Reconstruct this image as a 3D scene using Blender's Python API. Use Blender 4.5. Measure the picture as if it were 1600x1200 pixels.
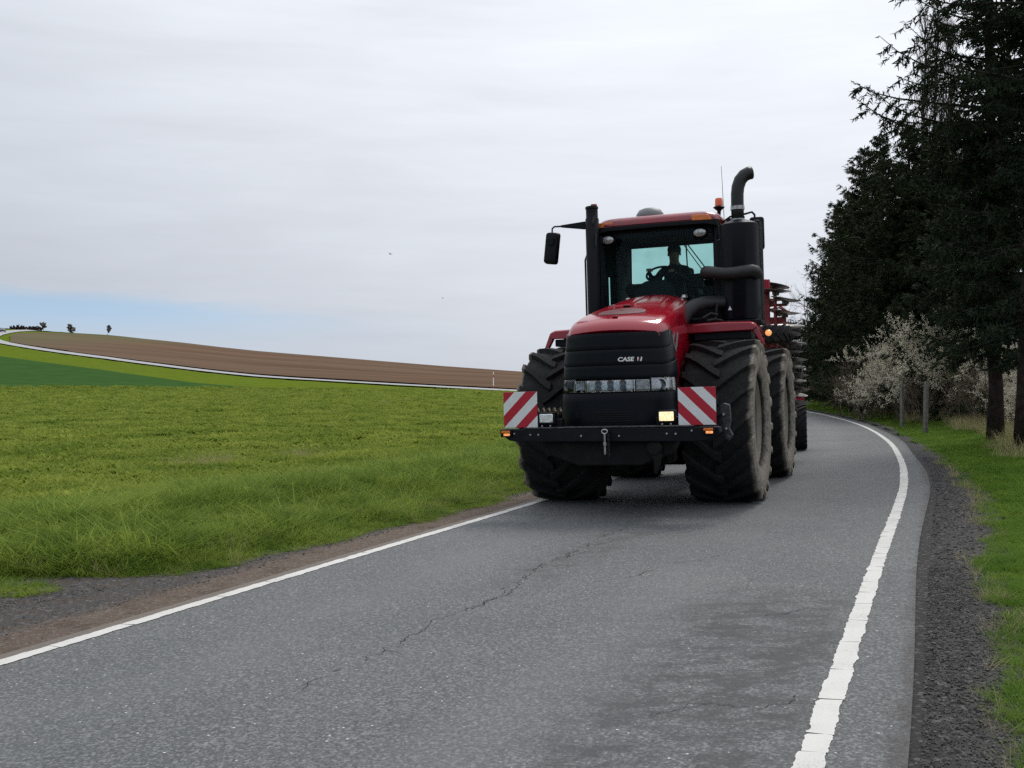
import bpy, math, random
import numpy as np
from mathutils import Vector, Matrix, Euler

for o in list(bpy.data.objects):
    bpy.data.objects.remove(o)
SC = bpy.context.scene
COL = SC.collection
R = math.radians

# ------------------------------------------------------------------ camera, world, sun, exposure
cam_d = bpy.data.cameras.new('camera')
cam = bpy.data.objects.new('camera', cam_d)
COL.objects.link(cam)
cam_d.sensor_width = 36.0
cam_d.lens = 1644.7 / 1600 * 36.0
cam_d.clip_end = 8000
cam_d.clip_start = 0.05
cam.location = (0, 0, 1.577)
cam.rotation_euler = (R(90) - math.atan(3.3 / 1644.7), 0, 0)
SC.camera = cam

SUN_AZ, SUN_EL = R(32), R(52)          # azimuth measured from +Y towards +X
W = bpy.data.worlds.new('World')
SC.world = W
W.use_nodes = True
SC.view_settings.view_transform = 'Standard'
SC.view_settings.look = 'None'
SC.view_settings.exposure = 0.15
SC.view_settings.gamma = 1.0
SC.view_settings.use_curve_mapping = False
SC.render.engine = 'CYCLES'
SC.cycles.use_denoising = False
SC.cycles.denoising_input_passes = 'RGB_ALBEDO_NORMAL'
SC.cycles.denoising_prefilter = 'NONE'
SC.cycles.max_bounces = 6
SC.cycles.diffuse_bounces = 2
SC.cycles.glossy_bounces = 3
SC.cycles.transmission_bounces = 3
SC.cycles.transparent_max_bounces = 16
SC.cycles.caustics_reflective = False
SC.cycles.caustics_refractive = False


class NT:
    """small helper to chain shader nodes"""
    def __init__(s, tree):
        s.t = tree
        s.n = tree.nodes
        s.l = tree.links

    def node(s, typ, **kw):
        nd = s.n.new(typ)
        for k, v in kw.items():
            setattr(nd, k, v)
        return nd

    def put(s, sock, val):
        if isinstance(val, bpy.types.NodeSocket):
            s.l.new(val, sock)
        elif isinstance(val, (tuple, list)) and len(val) == 3 and sock.type == 'RGBA':
            sock.default_value = (*val, 1)
        else:
            sock.default_value = val

    def math(s, op, a, b=0.0, c=0.0, clamp=False):
        nd = s.node('ShaderNodeMath', operation=op, use_clamp=clamp)
        s.put(nd.inputs[0], a)
        s.put(nd.inputs[1], b)
        s.put(nd.inputs[2], c)
        return nd.outputs[0]

    def mix(s, f, a, b, blend='MIX'):
        nd = s.node('ShaderNodeMix', data_type='RGBA', blend_type=blend)
        s.put(nd.inputs[0], f)
        s.put(nd.inputs[6], a)
        s.put(nd.inputs[7], b)
        return nd.outputs[2]

    def step(s, x, lo, hi, a=0.0, b=1.0):
        nd = s.node('ShaderNodeMapRange', interpolation_type='SMOOTHSTEP')
        s.put(nd.inputs[0], x)
        nd.inputs[1].default_value = lo
        nd.inputs[2].default_value = hi
        nd.inputs[3].default_value = a
        nd.inputs[4].default_value = b
        return nd.outputs[0]

    def noise(s, vec, scale, detail=4.0, rough=0.55, dist=0.0):
        nd = s.node('ShaderNodeTexNoise')
        if vec is not None:
            s.put(nd.inputs['Vector'], vec)
        nd.inputs['Scale'].default_value = scale
        nd.inputs['Detail'].default_value = detail
        nd.inputs['Roughness'].default_value = rough
        nd.inputs['Distortion'].default_value = dist
        return nd.outputs['Fac']

    def voro(s, vec, scale, feature='F1'):
        nd = s.node('ShaderNodeTexVoronoi', feature=feature)
        s.put(nd.inputs['Vector'], vec)
        nd.inputs['Scale'].default_value = scale
        return nd

    def mapping(s, vec, scale=(1, 1, 1), rot=(0, 0, 0), loc=(0, 0, 0)):
        nd = s.node('ShaderNodeMapping')
        s.put(nd.inputs[0], vec)
        nd.inputs['Scale'].default_value = scale
        nd.inputs['Rotation'].default_value = rot
        nd.inputs['Location'].default_value = loc
        return nd.outputs[0]

    def sep(s, vec):
        nd = s.node('ShaderNodeSeparateXYZ')
        s.put(nd.inputs[0], vec)
        return nd.outputs


def build_world():
    n = NT(W.node_tree)
    W.node_tree.nodes.clear()
    out = n.node('ShaderNodeOutputWorld')
    bg = n.node('ShaderNodeBackground')
    sky = n.node('ShaderNodeTexSky', sky_type='NISHITA')
    sky.sun_disc = False
    sky.sun_elevation = SUN_EL
    sky.sun_rotation = SUN_AZ
    sky.air_density = 1.2
    sky.dust_density = 0.6
    sky.ozone_density = 0.4
    tc = n.node('ShaderNodeTexCoord').outputs['Generated']
    x, y, z = n.sep(tc)
    hi = n.node('ShaderNodeVectorMath', operation='ADD')
    n.put(hi.inputs[0], tc)
    hi.inputs[1].default_value = (0, 0, 0.34)
    hn = n.node('ShaderNodeVectorMath', operation='NORMALIZE')
    n.put(hn.inputs[0], hi.outputs[0])
    n.put(sky.inputs[0], hn.outputs[0])      # clear air above the haze layer
    el = n.math('ARCSINE', z)
    az = n.math('ARCTAN2', x, y)
    comb = n.node('ShaderNodeCombineXYZ')
    n.put(comb.inputs[0], n.math('MULTIPLY', az, 1.0))
    n.put(comb.inputs[1], n.math('MULTIPLY', el, 6.0))
    streak = n.noise(comb.outputs[0], 2.6, 5, 0.55, 0.4)
    fine = n.noise(n.mapping(comb.outputs[0], (1, 1.7, 1), loc=(3, 1, 0)), 8.0, 5, 0.6, 0.3)
    # open strip of blue sky low over the hill, thinning towards the wood
    e2 = n.math('ADD', el, n.math('MULTIPLY', n.math('SUBTRACT', fine, 0.5), 0.022))
    e2 = n.math('ADD', e2, n.math('MULTIPLY', n.math('ADD', az, 0.45), 0.07))
    gap = n.step(e2, 0.092, 0.072)
    # it is open all round the far side of the valley, away from the sun
    gap = n.math('MULTIPLY', gap, n.step(az, -0.02, -0.40))
    low = n.math('MULTIPLY', n.step(el, 0.066, 0.030), 0.42)
    cover = n.math('SUBTRACT', 1.0, n.math('MULTIPLY', gap, n.math('SUBTRACT', 0.56, low)))
    # thin cloud sheet: paler and darker streaks, brighter overhead and towards the hidden sun
    shade = n.math('ADD', n.math('MULTIPLY', n.math('SUBTRACT', streak, 0.5), 0.32), 1.0)
    shade = n.math('ADD', shade, n.math('MULTIPLY', n.math('SUBTRACT', fine, 0.5), 0.09))
    sdir = (math.sin(SUN_AZ) * math.cos(SUN_EL), math.cos(SUN_AZ) * math.cos(SUN_EL), math.sin(SUN_EL))
    dp = n.node('ShaderNodeVectorMath', operation='DOT_PRODUCT')
    n.put(dp.inputs[0], tc)
    dp.inputs[1].default_value = sdir
    toward = n.step(dp.outputs['Value'], 0.30, 1.0)
    lum = n.math('ADD', 0.545, n.math('MULTIPLY', toward, 0.34))
    lum = n.math('ADD', lum, n.math('MULTIPLY', n.math('MAXIMUM', z, 0.0), 0.25))
    lum = n.math('MULTIPLY', lum, shade)
    cl = n.mix(n.step(dp.outputs['Value'], 0.3, 0.9), (0.875, 0.932, 1.04), (0.94, 0.98, 1.045))
    vm = n.node('ShaderNodeVectorMath', operation='SCALE')
    n.put(vm.inputs[0], cl)
    n.put(vm.inputs['Scale'], n.math('MULTIPLY', lum, 10.0))
    vs = n.node('ShaderNodeVectorMath', operation='SCALE')
    n.put(vs.inputs[0], sky.outputs[0])
    vs.inputs['Scale'].default_value = 1.25
    tint = n.mix(1.0, vs.outputs[0], (0.88, 1.08, 1.04), 'MULTIPLY')
    col = n.mix(cover, tint, vm.outputs[0])
    n.put(bg.inputs[0], col)
    bg.inputs[1].default_value = 0.10
    n.l.new(bg.outputs[0], out.inputs[0])


build_world()
sun_d = bpy.data.lights.new('sun', 'SUN')
sun = bpy.data.objects.new('sun', sun_d)
COL.objects.link(sun)
sun_d.energy = 1.5
sun_d.angle = R(18)
sun_d.color = (1.0, 0.96, 0.90)
_d = Vector((math.sin(SUN_AZ) * math.cos(SUN_EL), math.cos(SUN_AZ) * math.cos(SUN_EL), math.sin(SUN_EL)))
sun.rotation_euler = _d.to_track_quat('Z', 'Y').to_euler()
sun.location = _d * 60


# ------------------------------------------------------------------ helpers
def tag(o, label=None, cat=None, group=None, kind=None):
    if label: o['label'] = label
    if cat: o['category'] = cat
    if group: o['group'] = group
    if kind: o['kind'] = kind
    return o


def empty(name, loc=(0, 0, 0), rot=(0, 0, 0), parent=None):
    o = bpy.data.objects.new(name, None)
    COL.objects.link(o)
    o.location = loc
    o.rotation_euler = rot
    o.empty_display_size = 0.2
    if parent: o.parent = parent
    return o


def link_mesh(name, me, mat, parent=None, smooth=None, bevel=0.0, loc=None):
    for m in (mat if isinstance(mat, (list, tuple)) else [mat]):
        me.materials.append(m)
    o = bpy.data.objects.new(name, me)
    COL.objects.link(o)
    if parent: o.parent = parent
    if loc is not None: o.location = loc
    if smooth is not None:
        me.shade_smooth()
        if smooth < 180: me.set_sharp_from_angle(angle=R(smooth))
    if bevel:
        b = o.modifiers.new('edge', 'BEVEL')
        b.width = bevel
        b.segments = 2
        b.limit_method = 'ANGLE'
        b.angle_limit = R(35)
    return o


class MB:
    """collects shapes, then links them as ONE mesh object"""
    def __init__(s):
        s.v = []
        s.f = []
        s.m = []
        s.cur = 0

    def add(s, vs, fs):
        b = len(s.v)
        s.v += [tuple(p) for p in vs]
        s.f += [tuple(b + i for i in q) for q in fs]
        s.m += [s.cur] * len(fs)
        return s

    def box(s, c, d, rot=None, taper=None):
        hx, hy, hz = d[0] / 2, d[1] / 2, d[2] / 2
        vs = []
        for k in (-1, 1):
            for (i, j) in ((-1, -1), (1, -1), (1, 1), (-1, 1)):
                tx = taper if (taper and k > 0) else 1.0
                vs.append(Vector((i * hx * tx, j * hy * tx, k * hz)))
        if rot is not None:
            m = Euler(rot).to_matrix()
            vs = [m @ p for p in vs]
        vs = [p + Vector(c) for p in vs]
        return s.add(vs, [(3, 2, 1, 0), (4, 5, 6, 7), (0, 1, 5, 4), (1, 2, 6, 5), (2, 3, 7, 6), (3, 0, 4, 7)])

    def tube(s, pts, r, n=10, caps=True, flat=None):
        P = [Vector(p) for p in pts]
        rr = r if isinstance(r, (list, tuple)) else [r] * len(P)
        t0 = (P[1] - P[0]).normalized()
        up = Vector((0, 0, 1)) if abs(t0.z) < 0.9 else Vector((1, 0, 0))
        a = t0.cross(up).normalized()
        vs, fs = [], []
        for i, p in enumerate(P):
            if i == 0: t = P[1] - P[0]
            elif i == len(P) - 1: t = P[-1] - P[-2]
            else: t = (P[i + 1] - P[i]).normalized() + (P[i] - P[i - 1]).normalized()
            t.normalize()
            a = (a - t * a.dot(t)).normalized()
            b = t.cross(a)
            for k in range(n):
                w = 2 * math.pi * k / n
                vs.append(p + (a * math.cos(w) + b * math.sin(w) * (flat or 1)) * rr[i])
        for i in range(len(P) - 1):
            for k in range(n):
                k2 = (k + 1) % n
                fs.append((i * n + k, i * n + k2, (i + 1) * n + k2, (i + 1) * n + k))
        if caps:
            fs.append(tuple(range(n - 1, -1, -1)))
            fs.append(tuple((len(P) - 1) * n + k for k in range(n)))
        return s.add(vs, fs)

    def lathe(s, prof, c=(0, 0, 0), axis='z', n=24, closed=False, ang=None):
        """prof: list of (radius, height along axis)"""
        vs, fs = [], []
        full = ang is None
        a0, a1 = (0, 2 * math.pi) if full else ang
        m = n if full else n + 1
        for (r, h) in prof:
            for k in range(m):
                w = a0 + (a1 - a0) * k / n
                x, y = r * math.cos(w), r * math.sin(w)
                p = {'z': (x, y, h), 'x': (h, x, y), 'y': (y, h, x)}[axis]
                vs.append((p[0] + c[0], p[1] + c[1], p[2] + c[2]))
        L = len(prof)
        for i in range(L if closed else L - 1):
            i2 = (i + 1) % L
            for k in range(n):
                k2 = (k + 1) % m
                fs.append((i * m + k, i * m + k2, i2 * m + k2, i2 * m + k))
        return s.add(vs, fs)

    def loft(s, loops, closed=True, caps=False):
        n = len(loops[0])
        vs = [p for lp in loops for p in lp]
        fs = []
        for i in range(len(loops) - 1):
            for k in range(n if closed else n - 1):
                k2 = (k + 1) % n
                fs.append((i * n + k, i * n + k2, (i + 1) * n + k2, (i + 1) * n + k))
        if caps:
            fs.append(tuple(range(n - 1, -1, -1)))
            fs.append(tuple((len(loops) - 1) * n + k for k in range(n)))
        return s.add(vs, fs)

    def prism(s, poly, axis, a, b):
        """poly: 2D outline in the two other axes (x: (y,z), y: (x,z), z: (x,y))"""
        def mk(p, h):
            return {'x': (h, p[0], p[1]), 'y': (p[0], h, p[1]), 'z': (p[0], p[1], h)}[axis]
        n = len(poly)
        vs = [mk(p, a) for p in poly] + [mk(p, b) for p in poly]
        fs = [tuple(range(n)), tuple(range(2 * n - 1, n - 1, -1))]
        fs += [(k, n + k, n + (k + 1) % n, (k + 1) % n) for k in range(n)]
        return s.add(vs, fs)

    def mesh(s, name, fix=True):
        me = bpy.data.meshes.new(name)
        me.from_pydata(s.v, [], s.f)
        if any(s.m):
            me.polygons.foreach_set('material_index', s.m)
        if fix:
            import bmesh
            bm = bmesh.new()
            bm.from_mesh(me)
            bmesh.ops.recalc_face_normals(bm, faces=bm.faces)
            bm.to_mesh(me)
            bm.free()
        return me

    def build(s, name, mat, parent=None, smooth=40, bevel=0.0, fix=True, loc=None):
        return link_mesh(name, s.mesh(name, fix), mat, parent, smooth, bevel, loc)


def np_mesh(name, V, F):
    """V (n,3), F (m,k) arrays"""
    me = bpy.data.meshes.new(name)
    V = np.asarray(V, np.float32)
    F = np.asarray(F, np.int32)
    k = F.shape[1]
    me.vertices.add(len(V))
    me.vertices.foreach_set('co', V.ravel())
    me.loops.add(F.size)
    me.loops.foreach_set('vertex_index', F.ravel())
    me.polygons.add(len(F))
    me.polygons.foreach_set('loop_start', np.arange(0, F.size, k, dtype=np.int32))
    me.update(calc_edges=True)
    return me


# ------------------------------------------------------------------ materials
MATS = {}


def pmat(name, col, rough=0.6, metal=0.0, var=0.18, scale=6.0, bump=0.0, bscale=60.0, coat=0.0, dirt=None, dirt_amt=0.4,
         dirt_scale=3.0, spec=0.5, detail=5):
    m = bpy.data.materials.new(name)
    m.use_nodes = True
    n = NT(m.node_tree)
    b = n.n['Principled BSDF']
    tc = n.node('ShaderNodeTexCoord').outputs['Object']
    f = n.noise(tc, scale, detail, 0.6)
    dark = tuple(c * (1 - var) for c in col)
    lite = tuple(min(1, c * (1 + var)) for c in col)
    c = n.mix(n.step(f, 0.3, 0.7), dark, lite)
    r = n.math('ADD', rough, n.math('MULTIPLY', n.math('SUBTRACT', f, 0.5), 0.25), clamp=True)
    if dirt:
        d = n.noise(n.mapping(tc, loc=(4, 7, 1)), dirt_scale, 7, 0.65)
        dm = n.step(d, 0.62 - dirt_amt * 0.35, 0.85 - dirt_amt * 0.3)
        c = n.mix(n.math('MULTIPLY', dm, 0.85), c, dirt)
        r = n.math('ADD', r, n.math('MULTIPLY', dm, 0.4), clamp=True)
    n.put(b.inputs['Base Color'], c)
    n.put(b.inputs['Roughness'], r)
    b.inputs['Metallic'].default_value = metal
    b.inputs['Coat Weight'].default_value = coat
    b.inputs['Coat Roughness'].default_value = 0.06
    b.inputs['Specular IOR Level'].default_value = spec
    if bump:
        bp = n.node('ShaderNodeBump')
        bp.inputs['Strength'].default_value = bump
        bp.inputs['Distance'].default_value = 0.01
        n.put(bp.inputs['Height'], n.noise(tc, bscale, 5, 0.6))
        n.l.new(bp.outputs[0], b.inputs['Normal'])
    MATS[name] = m
    return m


def emat(name, col, strength, base=(0.5, 0.3, 0.1)):
    m = bpy.data.materials.new(name)
    m.use_nodes = True
    n = NT(m.node_tree)
    b = n.n['Principled BSDF']
    tc = n.node('ShaderNodeTexCoord').outputs['Object']
    f = n.noise(tc, 45.0, 3)
    n.put(b.inputs['Base Color'], base)
    b.inputs['Roughness'].default_value = 0.15
    n.put(b.inputs['Emission Color'], n.mix(n.step(f, 0.35, 0.65), tuple(c * 0.55 for c in col), col))
    b.inputs['Emission Strength'].default_value = strength
    return m


def glassmat(name, tint, refl=1.0, rough=0.02):
    m = bpy.data.materials.new(name)
    m.use_nodes = True
    n = NT(m.node_tree)
    n.n.remove(n.n['Principled BSDF'])
    out = n.n['Material Output']
    tr = n.node('ShaderNodeBsdfTransparent')
    gl = n.node('ShaderNodeBsdfGlossy')
    gl.inputs['Roughness'].default_value = rough
    tc = n.node('ShaderNodeTexCoord').outputs['Object']
    f = n.noise(tc, 2.5, 6, 0.65)
    n.put(tr.inputs[0], n.mix(n.step(f, 0.35, 0.75), tint, tuple(c * 0.86 for c in tint)))
    fr = n.node('ShaderNodeFresnel')
    fr.inputs[0].default_value = 1.45
    mx = n.node('ShaderNodeMixShader')
    n.put(mx.inputs[0], n.math('MULTIPLY', fr.outputs[0], refl))
    n.l.new(tr.outputs[0], mx.inputs[1])
    n.l.new(gl.outputs[0], mx.inputs[2])
    n.l.new(mx.outputs[0], out.inputs[0])
    return m


DUST = (0.22, 0.175, 0.12)
M_RED = pmat('red_paint', (0.33, 0.003, 0.016), 0.15, coat=0.0, var=0.05, scale=3, spec=0.75)
M_RED2 = pmat('dull_red_paint', (0.26, 0.012, 0.018), 0.5, var=0.15, dirt=DUST, dirt_amt=0.45, dirt_scale=4)
M_BLACK = pmat('black_plastic', (0.0040, 0.0052, 0.0085), 0.46, var=0.3, bump=0.06, bscale=220, spec=0.20)
M_GRILLE = pmat('black_grille_plastic', (0.0030, 0.0046, 0.0085), 0.38, var=0.3, scale=4, spec=0.16, dirt=(0.012, 0.012, 0.014), dirt_amt=0.1)
M_STEEL = pmat('black_painted_steel', (0.0045, 0.0055, 0.0085), 0.5, var=0.35, dirt=(0.022, 0.020, 0.018), dirt_amt=0.3, dirt_scale=7, bump=0.08, spec=0.2)
M_FRAME = pmat('dusty_frame_steel', (0.0065, 0.0065, 0.0075), 0.7, var=0.4, dirt=(0.030, 0.026, 0.021), dirt_amt=0.4, dirt_scale=5, bump=0.2, spec=0.2)
M_EXH = pmat('dark_exhaust_steel', (0.014, 0.015, 0.016), 0.45, metal=0.2, var=0.3, scale=9, bump=0.05)
M_HOSE = pmat('grey_rubber_hose', (0.018, 0.0185, 0.020), 0.55, var=0.2, bump=0.08)
M_CHROME = pmat('bare_steel', (0.42, 0.42, 0.42), 0.35, metal=0.9, var=0.25, scale=20)
M_RIM = pmat('dusty_silver_rim', (0.20, 0.185, 0.15), 0.65, metal=0.15, var=0.2, dirt=DUST, dirt_amt=0.7)
M_SEAT = pmat('dark_seat_fabric', (0.008, 0.008, 0.009), 0.9, var=0.2, bump=0.2)
M_WHITE = pmat('white_lettering', (0.85, 0.85, 0.83), 0.4, var=0.05)
M_GREYD = pmat('grey_decal', (0.20, 0.20, 0.21), 0.4, var=0.3, scale=30)
M_AMBER = pmat('amber_lens', (0.75, 0.18, 0.01), 0.2, var=0.25, scale=40, coat=0.6)
M_ORANGE = pmat('orange_beacon_lens', (0.85, 0.11, 0.008), 0.2, var=0.2, scale=30, coat=0.7)
M_LAMP = pmat('lamp_reflector', (0.88, 0.90, 0.91), 0.25, metal=0.55, var=0.30, scale=30, coat=1.0, bump=0.9, bscale=22)
M_LAMPD = pmat('grey_lamp_reflector', (0.36, 0.37, 0.37), 0.25, metal=0.3, var=0.5, scale=22, coat=1.0, bump=0.5, bscale=20)
M_LED = pmat('dark_led_socket', (0.10, 0.105, 0.11), 0.3, metal=0.6, var=0.4, scale=40)
M_GLASS = glassmat('tinted_cab_glass', (0.62, 0.84, 0.81), 0.30)
M_LENS = glassmat('clear_lamp_lens', (0.93, 0.95, 0.96), 1.2)
M_LIT = emat('lit_lamp_lens', (1.0, 0.76, 0.42), 1.25, (0.6, 0.5, 0.3))
M_LITA = emat('lit_amber_lens', (1.0, 0.42, 0.16), 0.95, (0.7, 0.2, 0.03))
M_DISC = pmat('worn_disc_steel', (0.20, 0.195, 0.19), 0.36, metal=0.7, var=0.3, scale=12, dirt=(0.10, 0.08, 0.06), dirt_amt=0.35)
M_DOME = pmat('grey_antenna_dome', (0.20, 0.21, 0.21), 0.5, var=0.1)
M_CONC = pmat('weathered_concrete', (0.17, 0.155, 0.135), 0.9, var=0.3, scale=9, bump=0.5, bscale=90, dirt=(0.10, 0.11, 0.07), dirt_amt=0.5)


def tyre_mat(sgn=0):
    m = bpy.data.materials.new('dusty_tyre_rubber')
    m.use_nodes = True
    n = NT(m.node_tree)
    b = n.n['Principled BSDF']
    tc = n.node('ShaderNodeTexCoord').outputs['Object']
    x, y, z = n.sep(tc)
    rad = n.math('SQRT', n.math('ADD', n.math('MULTIPLY', y, y), n.math('MULTIPLY', z, z)))
    f = n.noise(tc, 5.0, 7, 0.65)
    g = n.noise(n.mapping(tc, loc=(2, 5, 3)), 26.0, 5, 0.65)
    ax = n.math('MULTIPLY', x, float(sgn)) if sgn else n.math('ABSOLUTE', x)     # signed: dust on the outer wall only, shade of the inner wall painted dark
    side = n.step(n.math('ADD', ax, n.math('MULTIPLY', n.math('SUBTRACT', f, 0.5), 0.10)), 0.36, 0.42)
    rub = n.mix(n.step(g, 0.3, 0.7), (0.0075, 0.0075, 0.008), (0.019, 0.0185, 0.018))
    film = n.mix(n.step(f, 0.35, 0.75, 0.0, 0.26), rub, (0.058, 0.058, 0.059))
    clay = n.mix(n.step(g, 0.3, 0.72), (0.150, 0.131, 0.104), (0.310, 0.278, 0.232))
    c = n.mix(n.math('MULTIPLY', side, n.step(f, 0.22, 0.50, 0.45, 1.0)), film, clay)
    n.put(b.inputs['Base Color'], c)
    b.inputs['Roughness'].default_value = 0.85
    b.inputs['Specular IOR Level'].default_value = 0.25
    bp = n.node('ShaderNodeBump')
    bp.inputs['Strength'].default_value = 0.45
    bp.inputs['Distance'].default_value = 0.012
    n.put(bp.inputs['Height'], n.math('ADD', f, g))
    n.l.new(bp.outputs[0], b.inputs['Normal'])
    return m


def board_mat(name, sign):
    m = bpy.data.materials.new(name)
    m.use_nodes = True
    n = NT(m.node_tree)
    b = n.n['Principled BSDF']
    tc = n.node('ShaderNodeTexCoord').outputs['Object']
    x, y, z = n.sep(tc)
    s = n.math('SUBTRACT', n.math('ADD', n.math('MULTIPLY', x, sign), 0.423), z)
    k = n.math('FLOOR', n.math('DIVIDE', s, 0.141))
    odd = n.math('ABSOLUTE', n.math('MODULO', k, 2.0))
    f = n.noise(tc, 9, 6, 0.6)
    red = n.mix(f, (0.40, 0.006, 0.022), (0.52, 0.012, 0.035))
    wht = n.mix(f, (0.66, 0.68, 0.68), (0.88, 0.89, 0.88))
    c = n.mix(odd, red, wht)
    g = n.voro(tc, 14.0).outputs['Distance']
    c = n.mix(n.step(g, 0.09, 0.05, 0.0, 0.35), c, (0.35, 0.2, 0.19))
    n.put(b.inputs['Base Color'], c)
    b.inputs['Roughness'].default_value = 0.4
    return m


M_TYRE, M_TYRER, M_TYREL = tyre_mat(), tyre_mat(1), tyre_mat(-1)

# ------------------------------------------------------------------ the lie of the land
X0, Y0, YAW, ROLL = 1.8125, 13.97, 0.3571, 0.0295
CY, SY = math.cos(YAW), math.sin(YAW)


def uv_world(u, v):
    return X0 + u * CY + v * SY, Y0 - u * SY + v * CY


_near = [(-75, -2.2), (-45, -0.9), (-28, -0.1), (-16, .36), (-9.3, .57), (-5, .69), (0, .85), (3, .9), (7.4, .84), (14.3, .51), (23.2, -.34), (32.3, -1.66), (43.4, -3.74)]
_pts = [uv_world(u, v) for v, u in _near]
_pts += [(17.2, 83), (16.5, 115), (8, 148), (-7, 174), (-26, 191), (-50, 206), (-87, 238), (-125, 276), (-150, 306), (-166, 335),
         (-181, 370), (-197, 415), (-207, 455), (-208, 480), (-200, 497), (-185, 508), (-150, 530), (-110, 560)]
_pts = np.array(_pts)


def catmull(P, step):
    P = np.vstack([2 * P[0] - P[1], P, 2 * P[-1] - P[-2]])
    out = []
    for i in range(1, len(P) - 2):
        a, b, c, d = P[i - 1:i + 3]
        for t in np.linspace(0, 1, 40, endpoint=False):
            out.append(0.5 * (2 * b + (c - a) * t + (2 * a - 5 * b + 4 * c - d) * t * t + (3 * b - a - 3 * c + d) * t ** 3))
    out = np.array(out)
    L = np.concatenate([[0], np.cumsum(np.linalg.norm(np.diff(out, axis=0), axis=1))])
    s = np.arange(0, L[-1], step)
    return np.stack([np.interp(s, L, out[:, 0]), np.interp(s, L, out[:, 1])], 1)


RP = catmull(_pts, 0.5)
RT = np.gradient(RP, axis=0)
RT /= np.linalg.norm(RT, axis=1)[:, None]
RN = np.stack([RT[:, 1], -RT[:, 0]], 1)         # to the right of the direction of travel away from the viewer
S_TR = int(np.argmin(((RP - [X0, Y0]) ** 2).sum(1)))   # sample beside the tractor's front axle


def road_so(X, Y, far=False):
    """arc position (m, 0 beside the tractor) and offset from the road's centre line"""
    X = np.asarray(X, float).ravel()
    Y = np.asarray(Y, float).ravel()
    S = np.zeros(len(X))
    O = np.zeros(len(X))
    idx = np.arange(0, len(RP), 2)
    for a in range(0, len(X), 20000):
        x, y = X[a:a + 20000], Y[a:a + 20000]
        d = (x[:, None] - RP[idx, 0][None]) ** 2 + (y[:, None] - RP[idx, 1][None]) ** 2
        k = idx[d.argmin(1)]
        S[a:a + 20000] = (k - S_TR) * 0.5 + (x - RP[k, 0]) * RT[k, 0] + (y - RP[k, 1]) * RT[k, 1]
        O[a:a + 20000] = (x - RP[k, 0]) * RN[k, 0] + (y - RP[k, 1]) * RN[k, 1]
    return S, O


def sstep(x, a, b):
    t = np.clip((x - a) / (b - a), 0, 1)
    return t * t * (3 - 2 * t)


_sky_px = [-1500, -700, 0, 60, 120, 168, 250, 400, 500, 600, 700, 815, 1000, 1200, 1600, 2600]
_sky_y = [500, 508, 520.5, 523.5, 526.2, 528.3, 535, 550, 557, 565, 573, 581, 591, 594, 595, 595]
_sky_th = [math.atan((p - 800) / 1644.7) for p in _sky_px]
_sky_z = [1.577 + (596.7 - y) / 1644.7 * 500 for y in _sky_y]


def wob(X, Y):
    return (np.sin(X * 0.9 + 1.3) * np.cos(Y * 0.7 - 0.4) + 0.6 * np.sin(X * 2.1 - Y * 1.7) + 0.4 * np.sin(X * 4.3 + Y * 3.1)) / 2


def height(X, Y):
    """height of the finished surface"""
    X = np.asarray(X, float)
    Y = np.asarray(Y, float)
    u = (X - X0) * CY - (Y - Y0) * SY
    v = (X - X0) * SY + (Y - Y0) * CY
    nearf = 1 - sstep(v, 30, 75)
    z = 0.0295 * (np.clip(u, -2.6, 4.6)) * nearf
    z = z * (1 - sstep(-u, 3.0, 7.0))                       # the field lies level
    D = np.hypot(X, Y)
    th = np.arctan2(X, Y)
    zr = np.interp(np.clip(th, _sky_th[0], _sky_th[-1]), _sky_th, _sky_z) * (1 - sstep(np.abs(th), 1.2, 2.2))
    t = (D - 150) / 350
    ramp = np.where(t < 0, 0, t)
    ramp = np.where(t < 0.06, np.where(t < -0.06, 0, (t + 0.06) ** 2 / 0.24), ramp)
    ramp = np.where(t > 1, 1 - 0.25 * (t - 1) - 0.02 * (t - 1) ** 2, ramp)
    ramp = np.clip(ramp, -3.0, 1.0)
    return z + zr * ramp


def left_out(s):
    # outer edge of the field-side shoulder; it opens into a lay-by close to the viewer
    return float(np.interp(s, [-20, -12, -8, -7, -6.3, -5.4, -3.4, 0], [-4.6, -5.0, -4.8, -4.3, -3.35, -3.08, -2.94, -2.90])) - 0.08 * math.sin(s * 1.1) - 0.06 * math.sin(s * 3.3) - 0.03 * math.sin(s * 7.9)


def right_out(s):
    return float(np.interp(s, [-12, -9.3, -5, -2, 1, 4.5, 17, 40], [3.02, 3.01, 3.02, 3.13, 3.08, 2.95, 2.82, 2.8])) + 0.05 * math.sin(s * 1.7) + 0.04 * math.sin(s * 4.7) + 0.02 * math.sin(s * 11)


def edge_tab(fn):
    q = np.linspace(-40, 120, 3200)
    v = np.array([fn(float(t)) for t in q])
    return lambda S: np.interp(S, q, v)


LOUT, ROUT = edge_tab(left_out), edge_tab(right_out)


def ground_z(X, Y):
    X = np.asarray(X, float)
    Y = np.asarray(Y, float)
    shp = X.shape
    S, O = road_so(X, Y)
    S = S.reshape(shp)
    O = O.reshape(shp)
    z = height(X, Y)
    D = np.hypot(X, Y)
    near = (D < 90)
    off = np.abs(O)
    edge = np.where(O < 0, -LOUT(S), ROUT(S))
    rise = sstep(off, edge + .05, edge + 2.2)
    z = z + near * 0.05 * wob(X, Y) * rise
    z = z + near * 0.05 * np.exp(-((O + 5.4) / 1.6) ** 2) * rise      # the verges swell a little
    z = z + near * 0.14 * np.exp(-((O - 5.6) / 1.6) ** 2) * rise
    return z - 0.05 * (1 - sstep(off, edge - .1, edge + .35)) - 0.25 * (D > 90) * (1 - sstep(off, 4, 9))


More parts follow.
